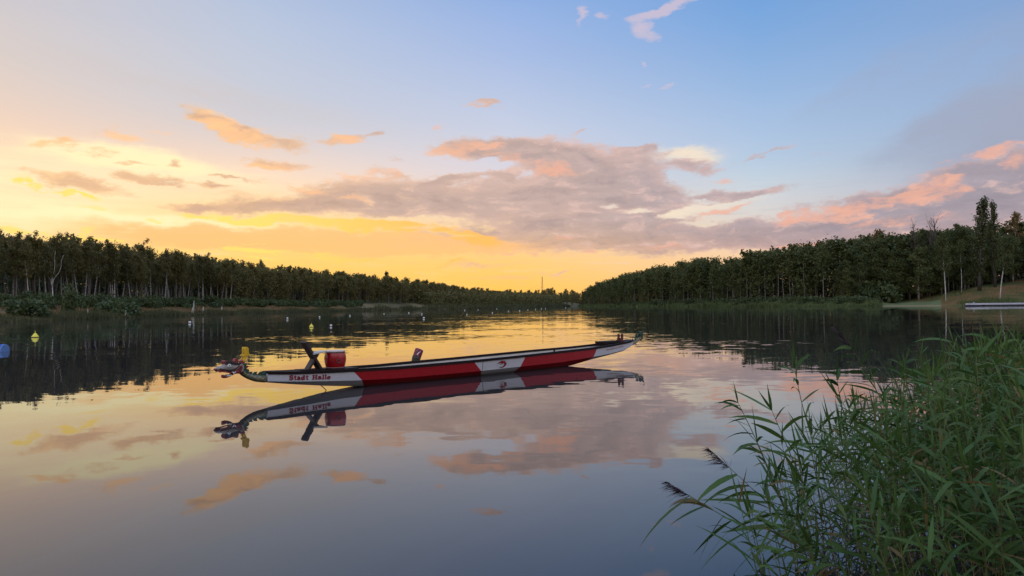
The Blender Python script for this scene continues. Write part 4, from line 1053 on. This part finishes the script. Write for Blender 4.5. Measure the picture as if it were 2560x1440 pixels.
def slab(nm, polys, y0, y1, mm, parent=head):
    g = MB()
    for q in polys: g.prism(HP(q), y0, y1)
    return g.build(nm, mm, parent)
for sd in (1, -1):
    slab('mouth_lining', [[(640, 905), (720, 850), (770, 770), (830, 760), (850, 830), (800, 900), (720, 960), (650, 965)]], sd * .075, sd * .112, M_dred)
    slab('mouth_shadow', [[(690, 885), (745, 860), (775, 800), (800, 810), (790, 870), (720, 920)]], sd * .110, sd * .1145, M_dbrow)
    slab('lip', [[(170, 855), (300, 880), (440, 900), (540, 890), (640, 840), (740, 760), (740, 785), (650, 865), (540, 918), (430, 922), (290, 905), (170, 880)]], sd * .080, sd * .111, M_dbrow)
    slab('lower_lip', [[(110, 880), (180, 925), (260, 925), (400, 955), (560, 962), (700, 905), (710, 940), (580, 990), (420, 985), (250, 960), (170, 965), (100, 905)]], sd * .06, sd * .100, M_dred)
    slab('teeth', [[(515, 945), (575, 950), (600, 1015), (570, 1005)], [(590, 950), (640, 930), (650, 960), (600, 985)], [(650, 925), (700, 895), (715, 930), (665, 950)], [(705, 895), (740, 880), (735, 905), (712, 930)], [(420, 1075), (450, 1040), (470, 1072)], [(475, 1065), (500, 1025), (520, 1055)], [(375, 1080), (400, 1050), (418, 1078)]], sd * .072, sd * .104, M_white)
    slab('brow', [[(330, 690), (350, 650), (420, 640), (560, 655), (700, 680), (800, 690), (790, 720), (680, 745), (560, 735), (470, 700), (400, 705), (365, 740)]], sd * .07, sd * .112, M_dbrow)
    g = MB(); g.sm = True; g.ball((hx(440), sd * .098, hz(440, 775)), .034, 12, 8, (1.1, .55, 1.0)); eye = g.build('eye', M_white, head)
    g = MB(); g.ball((hx(438), sd * .112, hz(438, 768)), .013, 8, 6, (1, .6, 1)); pu = g.build('pupil', M_black, head)
    slab('antler', [[(880, 650), (895, 600), (950, 520), (888, 495), (905, 462), (950, 440), (948, 270), (975, 230), (1030, 228), (1056, 268), (1056, 380), (1082, 420), (1068, 472), (1000, 500), (965, 585), (935, 640)]] , sd * .055 - .02, sd * .055 + .02, M_yellow)
    slab('cheek', [[(735, 790), (760, 735), (830, 715), (880, 760), (885, 860), (850, 930), (790, 955), (820, 900), (850, 840), (835, 770), (780, 775)]], sd * .085, sd * .113, M_dface)
slab('nose_bump', [[(318, 660), (345, 632), (400, 632), (420, 655), (395, 690), (370, 745), (345, 740)]], -.07, .07, M_dred)
slab('nostril', [[(78, 872), (150, 862), (250, 905), (240, 945), (170, 935), (100, 905)]], -.05, .05, M_dred)
slab('crown_knob', [[(635, 655), (655, 585), (690, 565), (730, 580), (760, 640), (750, 668), (650, 668)]], -.05, .05, M_dred)
slab('crest_knob', [[(850, 640), (900, 600), (945, 620), (940, 690), (900, 720), (850, 710)]], -.06, .06, M_dred)
for i, q in enumerate(([(870, 720), (940, 715), (1000, 700), (1005, 725), (965, 760), (975, 800), (930, 820), (875, 800)], [(875, 800), (950, 780), (1005, 770), (1050, 800), (1010, 830), (980, 850), (985, 880), (890, 880)], [(880, 870), (985, 860), (1045, 875), (1075, 915), (1050, 940), (1065, 975), (990, 985), (900, 980)])):
    slab('mane', [q], -.085, .085, M_scale_g)
slab('mane_tip', [[(955, 760), (1005, 765), (1052, 798), (1005, 828), (965, 825)]], -.09, .09, M_dred)
for q in ([(1075, 985), (1130, 955), (1225, 950), (1205, 985), (1200, 1032), (1110, 1008)], [(1215, 1030), (1290, 960), (1380, 950), (1350, 990), (1365, 1055), (1260, 1052)], [(1370, 1050), (1470, 955), (1575, 935), (1540, 985), (1545, 1065), (1420, 1062)], [(1560, 1020), (1640, 940), (1730, 928), (1700, 970), (1680, 1020), (1625, 1062), (1560, 1062)]):
    slab('back_spike', [q], -.02, .02, M_scale_g)

# dragon tail
def tx(zx): return -6.40 - ((1480 + zx / 13.71) - 1577) / 44.6
def tz(zx, zy): return .472 - ((815 + zy / 13.71) - 860) / 77.0 - .03 * min(1, (-tx(zx) - 6.4) / .65)
tail = empty('dragon_tail'); tail.parent = boat
TL = [(1305, 548, 682, .085), (1380, 535, 655, .08), (1450, 500, 615, .07), (1520, 440, 560, .06), (1580, 390, 500, .05), (1640, 350, 430, .04), (1670, 330, 385, .02)]
g = MB(); g.sm = True
rg_ = []
for zx, zt, zb, w in TL:
    x, t_, b_ = tx(zx), tz(zx, zt), tz(zx, zb); c_ = (t_ + b_) / 2; h_ = (t_ - b_) / 2
    rg_.append([Vector((x, w * math.cos(2 * math.pi * k / 10), c_ + h_ * math.sin(2 * math.pi * k / 10))) for k in range(10)])
g.loft(rg_); g.build('tail_body', M_scales, tail)
FL = [[(1490, 440), (1520, 330), (1560, 240), (1570, 320), (1560, 400)], [(1540, 400), (1580, 300), (1640, 200), (1635, 300), (1600, 390)], [(1590, 380), (1640, 270), (1735, 135), (1700, 250), (1650, 350)], [(1640, 350), (1690, 270), (1745, 180), (1740, 270), (1670, 370)], [(1650, 390), (1720, 300), (1755, 285), (1720, 380), (1660, 420)], [(1600, 470), (1680, 410), (1715, 420), (1680, 460), (1620, 500)], [(1540, 530), (1600, 490), (1635, 510), (1600, 525)], [(1480, 570), (1530, 550), (1560, 570), (1520, 580)], [(1430, 610), (1470, 600), (1500, 625), (1470, 632)], [(1305, 525), (1325, 465), (1340, 530)], [(1345, 515), (1400, 430), (1410, 500), (1380, 520)], [(1420, 490), (1465, 380), (1475, 440), (1455, 490)]]
for j, q in enumerate(FL):
    g = MB(); y = .035 * ((j % 3) - 1); g.prism([(tx(a), tz(a, e)) for a, e in q], y - .014, y + .014); g.build('tail_flame', M_finG if j < 6 else M_scale_g, tail)

# ------------------------------------------------------------------ drum on its plank
BM = boat.matrix_basis.copy(); bpy.context.view_layer.update(); BM = boat.matrix_world.copy()
dp = BM @ Vector((4.42, 0, .444))
drum = empty('drum', dp, math.atan2(AX[1], AX[0])); tag(drum, 'red barrel drum with a pale skin, standing on the bow of the dragon boat behind the drummer seat', 'drum')
drum['label'] = 'red barrel drum with pale skin, standing on the bow of the dragon boat'
g = MB(); g.sm = True; g.lathe([(.01, 0), (.185, 0), (.192, .012), (.212, .07), (.226, .14), (.231, .19), (.226, .24), (.213, .31), (.196, .352), (.190, .36)], 32); g.build('shell', M_drum, drum)
g = MB(); g.sm = True; g.lathe([(.195, .340), (.205, .345), (.203, .372), (.19, .379), (.01, .379)], 32); g.build('drum_skin', M_skin, drum)
g = MB(); g.sm = True; g.lathe([(.198, .328), (.209, .328), (.209, .342), (.198, .342)], 32); g.build('skin_rim', M_dark, drum)
g = MB(); g.sm = True; g.lathe([(.185, .0), (.199, .0), (.203, .024), (.19, .024)], 32); g.build('base_ring', paint('drum_base_band', (.22, .10, .08), .4, .1), drum)
for a in (1.30, 1.30 + math.pi):
    hx_, hy_ = math.cos(a), math.sin(a); g = MB(); g.sm = True
    c0 = Vector((hx_ * .238, hy_ * .238, .19)); tg = Vector((-hy_, hx_, 0))
    g.tube([c0 + tg * (.042 * math.cos(k * 2 * math.pi / 12)) + Vector((0, 0, .042 * math.sin(k * 2 * math.pi / 12) - .03)) for k in range(13)], .008, 6); g.build('ring_handle', M_metal, drum)

# ------------------------------------------------------------------ floats on the water
M_buoyY = paint('yellow_buoy', (0.78, 0.66, 0.06), .5, .12, 5)
M_buoyW = paint('white_buoy', (0.66, 0.65, 0.62), .5, .1, 5)
M_buoyR = paint('maroon_buoy', (0.17, 0.018, 0.040), .5, .25, 8)
M_slime = paint('buoy_waterline_slime', (0.035, 0.028, 0.016), .6, .3, 9)
M_blue = paint('blue_plastic', (0.012, 0.09, 0.36), .4, .15, 5)
def yellow_buoy(X, Y, rad, label):
    q = ground(X, Y); o = empty('marker_buoy', q); tag(o, label, 'buoy', 'yellow cone buoys')
    g = MB(); g.sm = True; g.lathe([(rad * .9, -.12), (rad, .0), (rad * 1.02, rad * .30), (rad * .86, rad * .52), (rad * .45, rad * 1.12), (rad * .2, rad * 1.38), (.01, rad * 1.45)], 20); g.build('cone', M_buoyY, o)
    g = MB(); g.sm = True; g.lathe([(rad * .98, -.02), (rad * 1.035, -.02), (rad * 1.045, rad * .16), (rad * .98, rad * .16)], 20); g.build('waterline_band', M_slime, o)
    g = MB(); g.tube([(0, 0, rad * 1.35), (0, 0, rad * 2.05)], rad * .11, 6); g.build('spike', M_buoyY, o)
yellow_buoy(88, 843.5, .205, 'yellow cone buoy nearest the left edge, largest of the two')
yellow_buoy(778.5, 818, .190, 'yellow cone buoy beyond the drummer seat, among the white lane floats')
def lane_float(X, Y, w, band, label, lying=False):
    q = ground(X, Y); o = empty('lane_float', q, X * .01); tag(o, label, 'float', 'white lane marker floats')
    h = w * 1.0; r_ = w / 2
    g = MB(); g.sm = True; g.lathe([(.01, -.10), (r_ * .85, -.10), (r_, -.06), (r_, h * .62), (r_ * .9, h * .78), (r_ * .45, h * .84), (.01, h * .84)], 16); g.build('float_body', M_buoyW, o)
    g = MB(); g.sm = True; g.lathe([(r_ * .9, -.02), (r_ * 1.04, -.02), (r_ * 1.05, h * .20), (r_ * .9, h * .20)], 16); g.build('waterline_band', M_buoyR if band else M_slime, o)
FL = [(474.5, 808, 7.5, 0, 'square-looking white float nearest the left bank, alone'), (718.5, 797.5, 6, 0, 'white float left of the yellow cone buoy beyond the drummer seat'), (799, 793.5, 4.6, 0, 'small white float just above the yellow cone buoy in the middle'), (875, 790, 4, 0, 'small white float left of the middle of the lane line'), (827.5, 816, 7, 1, 'white float with a maroon waterline band, right of the yellow cone buoy'), (960, 785, 3, 0, 'tiny white float between two others before the far left bank'),
 (1022, 783, 3.4, 0, 'tiny white float left of a pair of white floats'), (1054.5, 786.5, 4, 0, 'small white float, upper one of the close pair'), (1059.5, 796.5, 6, 0, 'larger white float, lower one of the close pair'), (1162, 776.5, 3, 0, 'tiny far white float near the left shore'), (1167, 787, 3.2, 0, 'tiny white float right of the close pair'), (1195, 774.5, 2.6, 0, 'very far tiny white float'), (1231, 783, 3.6, 0, 'white float before the bright water at the far end'), (1271, 779, 3, 0, 'tiny white float left of the pylon'), (1299, 777.5, 3.2, 0, 'tiny white float below and left of the pylon'), (1319.5, 775.5, 2.6, 0, 'very far tiny white float next to the pylon reflection'), (1339, 774, 2.8, 0, 'very far tiny white float just left of the pylon'), (1353.5, 773, 2.6, 0, 'very far tiny white float right under the pylon'), (1364, 772, 2.4, 0, 'very far tiny white float right of the pylon'), (1242, 773, 2.4, 0, 'very far tiny white float near the end of the left bank'), (1414, 770, 2.2, 0, 'farthest white float at the end of the lake')]
for X, Y, wpx, band, lab in FL:
    q = ground(X, Y); lane_float(X, Y, .78 * wpx / FPX * q.y, band, lab)
# tilted maroon canister buoy with a white numeral, behind the boat
q = ground(1037, 906); cb_ = empty('canister_buoy', q); tag(cb_, 'tilted maroon canister buoy with a white 7, floating just behind the dragon boat', 'buoy')
cb_.rotation_euler = (R(-8), R(19), R(-6)); k = q.y / FPX
rr = 10.5 * k; hh = 36 * k
g = MB(); g.sm = True; g.lathe([(.01, -.10), (rr * .75, -.10), (rr * .86, hh * .10), (rr, hh * .26), (rr, hh * .90), (rr * .9, hh * .97), (rr * .4, hh), (.01, hh)], 24); g.build('canister', M_buoyR, cb_)
g = MB(); g.sm = True; g.lathe([(rr * .80, -.05), (rr * .84, -.05), (rr * .895, hh * .10), (rr * 1.02, hh * .26), (rr * 1.02, hh * .46), (rr * .95, hh * .46)], 24); g.build('slime_band', M_slime, cb_)
g = MB()
def on_can(polys):
    for j, q_ in enumerate(polys):
        P = []
        for a, e in q_:
            th = -math.pi / 2 + a; P.append((math.cos(th) * rr * 1.022, math.sin(th) * rr * 1.022, e * hh))
        g.add(P, [tuple(range(len(P)))])
on_can([[(-.30, .80), (.62, .80), (.62, .88), (-.30, .88)], [(.30, .80), (.62, .80), (.22, .55), (-.06, .55)], [(-.95, .47), (.40, .47), (.34, .555), (-.90, .53)]])
g.build('numeral', M_white, cb_, fix=False)
# blue barrel float cut by the left edge of the view
q = ground(-14, 879); k = q.y / FPX; bb = empty('blue_barrel', (q.x, q.y, 0.02)); tag(bb, 'blue plastic barrel float at the left edge, half under water', 'barrel')
Rm = Matrix.Rotation(R(90), 3, 'Y'); g = MB(); g.sm = True; r_ = 17 * k; L_ = 26.5 * k
g.lathe([(.01, -L_ * 1.0), (r_ * .92, -L_), (r_, -L_ * .92), (r_, -L_ * .35), (r_ * 1.04, -L_ * .30), (r_, -L_ * .25), (r_, L_ * .25), (r_ * 1.04, L_ * .30), (r_, L_ * .35), (r_, L_ * .92), (r_ * .92, L_), (.01, L_)], 28, (0, 0, 0), Rm); g.build('barrel', M_blue, bb)
g = MB(); g.sm = True; g.lathe([(r_ * .96, L_ * .9), (r_ * 1.02, L_ * .9), (r_ * 1.0, L_ * 1.02), (r_ * .92, L_ * 1.02)], 28, (0, 0, 0), Rm); g.build('end_rim', paint('pale_blue_rim', (.10, .20, .42), .5, .1), bb)

# ------------------------------------------------------------------ far things
# guyed lattice pylon behind the end of the lake
pb = at(1356, 738, 1050); pt = at(1356, 692, 1050); z0 = 4.0; Hm = pt.z - z0
py = empty('lattice_pylon', (pb.x, pb.y, z0)); tag(py, 'slender lattice pylon rising above the trees at the far end of the lake', 'pylon')
M_steel = paint('weathered_steel', (.10, .085, .07), .6, .2, 1)
g = MB(); hw = lambda z: 1.5 * (1 - z / Hm) + .28
N = 12
for i in range(N):
    z1, z2 = Hm * i / N, Hm * (i + 1) / N; a1, a2 = hw(z1), hw(z2)
    C1 = [(a1, a1), (-a1, a1), (-a1, -a1), (a1, -a1)]; C2 = [(a2, a2), (-a2, a2), (-a2, -a2), (a2, -a2)]
    for k in range(4):
        n_ = (k + 1) % 4; g.bar((*C1[k], z1), (*C2[k], z2), .26, .26); g.bar((*C1[k], z1), (*C2[n_], z2), .14, .14); g.bar((*C1[k], z1), (*C1[n_], z1), .14, .14)
g.bar((0, 0, Hm - .2), (0, 0, Hm + 2.0), .18, .18); g.build('mast', M_steel, py)
for zc in (.74, .62):
    g = MB(); P = [Vector((-.5, 0, Hm * zc)) + Vector((-62 * u, 20 * u, -Hm * (zc - .28) * u - 3.0 * 4 * u * (1 - u))) for u in np.linspace(0, 1, 14)]; g.tube(P, .05, 4); g.build('cable', M_steel, py)

# pontoon jetty on the right bank
dj = 222.0; a = at(2426, 764.3, dj); e = at(2640, 763.2, dj + 2); L_ = (e - a).length
jt = empty('pontoon_jetty', (a.x, a.y, 0), math.atan2(e.y - a.y, e.x - a.x)); tag(jt, 'long pale grey pontoon jetty on the water below the right slope', 'jetty')
M_deck = paint('pale_jetty_deck', (.50, .50, .52), .6, .1, .6)
u_ = dj / FPX
g = MB(); g.box((L_ / 2, 1.1, 5.4 * u_), (L_, 2.2, 4.2 * u_)); g.build('deck', M_deck, jt)
M_float = paint('dark_blue_float', (.012, .016, .035), .5, .2, 1)
g = MB(); g.box((1.7, 1.1, .8 * u_), (33 * u_, 2.0, 5.0 * u_)); g.build('float_tank', M_float, jt)
g = MB(); g.box((L_ / 2 + 3.2, 1.1, 1.5 * u_), (L_ - 3, 1.9, 3.4 * u_)); g.build('float_tank', paint('dark_pontoon', (.03, .032, .036), .6, .2, 1), jt)
g = MB(); g.tube([(-20 * u_, .2, -.3), (-20 * u_, .2, 5.5 * u_)], .10, 6); g.build('mooring_post', M_barkdark, jt)
g = MB(); g.tube([(11 * u_, .3, 7 * u_), (11 * u_, .3, 10.5 * u_)], .14, 6); g.build('bollard', M_deck, jt)

# ------------------------------------------------------------------ reeds in the foreground
def stalk(base_, tip, bend, nleaf, rg, leaf_len=.30, leaf_w=.017, from_=.25, side=None, upright=False):
    """one reed: stem points and leaf ribbons (k, 2, 3)"""
    base_ = np.array(base_, float); tip = np.array(tip, float); t_ = np.linspace(0, 1, 8)[:, None]
    P = base_ + (tip - base_) * t_ + np.array(bend) * (np.sin(t_ * math.pi) * 1.0)
    L = []
    ax_ = tip - base_; ax_ /= np.linalg.norm(ax_); az0 = rg.random() * 6.28
    for i in range(nleaf):
        u = from_ + (1 - from_) * (i + .5 * rg.random()) / nleaf
        o = np.array([np.interp(u, t_[:, 0], P[:, k]) for k in range(3)])
        az = az0 + (i % 2) * math.pi + rg.normal(0, .5)
        d = np.array([math.cos(az), math.sin(az), 0]) if side is None or rg.random() < .25 else np.array(side) + rg.normal(0, .25, 3)
        d = d - ax_ * (d @ ax_); d /= np.linalg.norm(d) + 1e-9
        v = d * rg.uniform(.7, 1.0) + ax_ * rg.uniform(.35, 1.1); v /= np.linalg.norm(v)
        ln = leaf_len * rg.uniform(.6, 1.35) * (1.0 - .35 * abs(u - .6)); w = leaf_w * rg.uniform(.7, 1.3)
        droop = rg.uniform(.15, 1.1) * ln; s = np.linspace(0, 1, 6)[:, None]
        Q = o + v * ln * s + np.array([0, 0, -1.0]) * droop * s ** 2.2 * .55
        side_ = np.cross(v, [0, 0, 1.0]); side_ /= np.linalg.norm(side_) + 1e-9
        tw = rg.uniform(-1.2, 1.2); up_ = np.cross(side_, v); sd = side_ * math.cos(tw) + up_ * math.sin(tw)
        prof = np.array([.35, .9, 1.0, .85, .5, .02])[:, None] * w
        L.append(np.stack([Q - sd * prof, Q + sd * prof], 1))
    # pointed shoot at the top
    for k in range(2):
        v = ax_ + rg.normal(0, .22, 3); v /= np.linalg.norm(v); ln = leaf_len * rg.uniform(.5, .9); s = np.linspace(0, 1, 6)[:, None]
        Q = P[-1] - ax_ * .05 + v * ln * s; sd = np.cross(v, rg.normal(0, 1, 3)); sd /= np.linalg.norm(sd)
        L.append(np.stack([Q - sd * np.array([.4, .9, .9, .6, .3, .02])[:, None] * leaf_w * .7, Q + sd * np.array([.4, .9, .9, .6, .3, .02])[:, None] * leaf_w * .7], 1))
    return P, L
def plume_ribbons(tip, dirn, rg, ln=.2, n=46, droop=(-.2, 0, -.5)):
    out = []; dirn = np.array(dirn, float); dirn /= np.linalg.norm(dirn); dr = np.array(droop, float)
    for i in range(n):
        u = rg.random(); o = np.array(tip) - dirn * ln * (1 - u) ; v = dirn * .8 + dr * rg.uniform(.3, 1.1) + rg.normal(0, .26, 3); v /= np.linalg.norm(v)
        l = ln * rg.uniform(.15, .6) * (1.15 - u * .6); s = np.linspace(0, 1, 4)[:, None]; Q = o + v * l * s + dr * l * .5 * s ** 2
        sd = np.cross(v, rg.normal(0, 1, 3)); sd /= np.linalg.norm(sd); w = np.array([.5, 1, .8, .1])[:, None] * .0017
        out.append(np.stack([Q - sd * w, Q + sd * w], 1))
    return out
def stem_mesh(paths, rad, mm, name='stem', smooth=True):
    g = MB(); g.sm = True
    for P, r0 in zip(paths, rad): g.tube(P, np.linspace(r0, r0 * .35, len(P)), 5, cap=False)
    return g.mesh(name, mm, fix=False)

rr_ = np.random.default_rng(21)
# dense bed: a clump in the shallow water at the right
BED = np.array([(1.40, 4.2), (1.75, 5.0), (2.35, 5.8), (3.05, 6.8), (4.3, 8.0), (5.6, 8.6), (7.0, 8.0), (6.2, 5.8), (4.6, 4.0), (3.2, 3.2), (2.0, 3.3), (1.6, 3.7)])
def in_poly(P, poly):
    c = np.zeros(len(P), bool); m_ = len(poly)
    for i in range(m_):
        (x1, y1), (x2, y2) = poly[i], poly[(i + 1) % m_]; k = ((y1 > P[:, 1]) != (y2 > P[:, 1]))
        with np.errstate(divide='ignore', invalid='ignore'): c ^= k & (P[:, 0] < (x2 - x1) * (P[:, 1] - y1) / (y2 - y1) + x1)
    return c
pts = np.column_stack([rr_.uniform(1.4, 7.2, 4600), rr_.uniform(3.1, 8.8, 4600)]); pts = pts[in_poly(pts, BED)]
# thinner water's edge, denser towards the bank
edge = pts[:, 0] - np.interp(pts[:, 1], [3.2, 4.3, 5.1, 5.9, 6.9, 8.0, 8.6], [1.7, 1.40, 1.75, 2.35, 3.05, 4.2, 5.5])
pts = pts[rr_.random(len(pts)) < np.clip(.30 + edge * .55, .25, .97)][:1150]
paths, rads, LV, LM, SM = [], [], [], [], []
dpaths, drads = [], []
for x, y in pts:
    e_ = x - float(np.interp(y, [3.2, 4.3, 5.1, 5.9, 6.9, 8.0, 8.6], [1.7, 1.40, 1.75, 2.35, 3.05, 4.2, 5.5]))
    h = float(np.clip(.62 + .42 * e_, .6, 1.28)) * rr_.uniform(.72, 1.12)
    lean = np.array([-.24 * math.exp(-e_ * .9) - .06, .02, 0]) * h + np.append(rr_.normal(0, .11, 2), 0) * h
    zb = -.12; b_ = (x, y, zb); tp = (x + lean[0], y + lean[1], h)
    if rr_.random() < .26:      # dead straw-coloured stems
        P, _ = stalk(b_, (x + rr_.normal(0, .25), y + rr_.normal(0, .2), h * rr_.uniform(.3, .75)), rr_.normal(0, .03, 3), 1, rr_); dpaths.append(P); drads.append(.0042); continue
    P, L = stalk(b_, tp, rr_.normal(0, .03, 3), int(rr_.integers(9, 15)), rr_, rr_.uniform(.22, .36), .0098)
    paths.append(P); rads.append(rr_.uniform(.0032, .0050)); LV += L; LM += [1 if rr_.random() < .045 else 0 for _ in L]
bed = link('reed_bed', strip_mesh('reed_bed', np.array(LV), 6, [M_reed, M_reedy], LM)); tag(bed, 'dense green reed bed growing in the shallow water at the right', None, None, 'stuff')
o = link('reed_stems', stem_mesh(paths, rads, M_stem), bed); o['kind'] = 'stuff'
o = link('dead_stems', stem_mesh(dpaths, drads, M_stemdry), bed); o['kind'] = 'stuff'

# single reeds that stand clear of the bed
def single(pix_pts, depths, nleaf, label, plume=None, side=None, leaf_len=.33, leaf_w=.0145, from_=.2, seed=0):
    rg = np.random.default_rng(900 + seed)
    W_ = np.array([at(X, Y, d_) for (X, Y), d_ in zip(pix_pts, depths)])
    n = len(W_); s = np.linspace(0, n - 1, 8); P = np.stack([np.interp(s, np.arange(n), W_[:, k]) for k in range(3)], 1)
    P[1:-1] = (P[:-2] + 2 * P[1:-1] + P[2:]) / 4
    _, L = stalk(P[0], P[-1], (0, 0, 0), nleaf, rg, leaf_len, leaf_w, from_, side)
    # move the leaves from the straight axis onto the bent stem
    t_ = np.linspace(0, 1, 8); L2 = []
    for l in L:
        o = l[0].mean(0); a0 = P[0]; axv = P[-1] - P[0]; u = np.clip(((o - a0) @ axv) / (axv @ axv), 0, 1)
        on = np.array([np.interp(u, t_, P[:, k]) for k in range(3)]); L2.append(l + (on - (a0 + axv * u)))
    b_ = P[0]; ob = empty('reed_stalk', tuple(b_)); tag(ob, label, 'reed', 'single reeds at the edge of the reed bed')
    link('stem', stem_mesh([P - b_], [.0048], M_stem), ob)
    if plume: L2 = L2[:-2]
    lm = [1 if rg.random() < .10 else 0 for _ in L2]
    link('leaves', strip_mesh('leaves', np.array(L2) - b_, 6, [M_reed, M_reedy], lm), ob)
    if plume:
        d_ = P[-1] - P[-2]; link('plume', strip_mesh('plume', np.array(plume_ribbons(P[-1] + d_ / np.linalg.norm(d_) * .17, d_, rg, .20, 120, plume)) - b_, 4, M_plume), ob)
single([(2150, 1440), (1984, 1375), (1898, 1339), (1829, 1302), (1769, 1268), (1717, 1235)], [4.9, 4.85, 4.8, 4.8, 4.75, 4.7], 13, 'longest reed leaning out low over the water, its dark plume pointing left', (-.35, 0, -.45), (-.35, 0, -1.0), .34, .0145, .12, 1)
single([(2110, 1440), (2027, 1362), (1984, 1311), (1915, 1255), (1875, 1216), (1816, 1162)], [5.0, 5.0, 4.95, 4.9, 4.9, 4.85], 8, 'reed with a dark plume leaning out above the lowest plumed reed', (-.25, 0, -.35), (-.5, 0, -.6), .38, .016, .15, 2)
single([(2075, 1245), (2032, 1104), (2004, 1014), (1991, 940), (1984, 915)], [5.9, 5.9, 5.85, 5.8, 5.8], 9, 'tall upright reed without a plume, alone before the pink water', None, None, .30, .014, .25, 3)
single([(1985, 1330), (1924, 1179), (1892, 1100), (1855, 1027), (1842, 1000)], [5.4, 5.35, 5.3, 5.3, 5.3], 9, 'slim reed leaning left, farthest left of the upright ones', None, (-.8, 0, .1), .24, .0115, .3, 4)
single([(2060, 1310), (1990, 1170), (1952, 1078), (1925, 1015)], [5.3, 5.3, 5.25, 5.2], 8, 'reed with broad pointed leaves between the slim reed and the tall upright reed', None, None, .36, .016, .3, 5)
single([(2300, 1160), (2212, 1009), (2178, 958), (2148, 897), (2122, 862)], [6.4, 6.4, 6.35, 6.3, 6.3], 8, 'reed with a small brown plume leaning left above the dense bed', (-.3, 0, -.1), None, .30, .015, .35, 6)
single([(2150, 1180), (2115, 1060), (2098, 985), (2090, 930)], [6.1, 6.1, 6.05, 6.0], 9, 'upright reed at the upper left corner of the dense bed', None, None, .26, .013, .3, 7)
single([(2330, 1100), (2312, 990), (2306, 930), (2302, 880)], [6.9, 6.9, 6.9, 6.9], 8, 'thin upright reed with a pointed tip before the dark reflection of the right wood', None, None, .30, .012, .3, 8)
single([(2420, 1100), (2392, 960), (2388, 900), (2384, 850)], [6.6, 6.6, 6.6, 6.6], 9, 'tallest thin reed in the dense bed', None, None, .32, .013, .3, 9)
single([(2470, 1100), (2440, 960), (2434, 890), (2432, 858)], [6.8, 6.8, 6.8, 6.8], 8, 'tall reed with a thin brown plume at the top of the bed', (-.1, 0, -.1), None, .32, .013, .3, 10)
single([(2500, 1080), (2490, 950), (2492, 880), (2496, 845)], [6.5, 6.5, 6.5, 6.5], 8, 'tall reed bending right near the right edge', None, None, .34, .014, .3, 11)
single([(2230, 1130), (2255, 1010), (2264, 950), (2262, 900)], [6.6, 6.6, 6.6, 6.6], 7, 'curved thin reed in the gap left of the highest reeds', None, None, .30, .010, .4, 12)
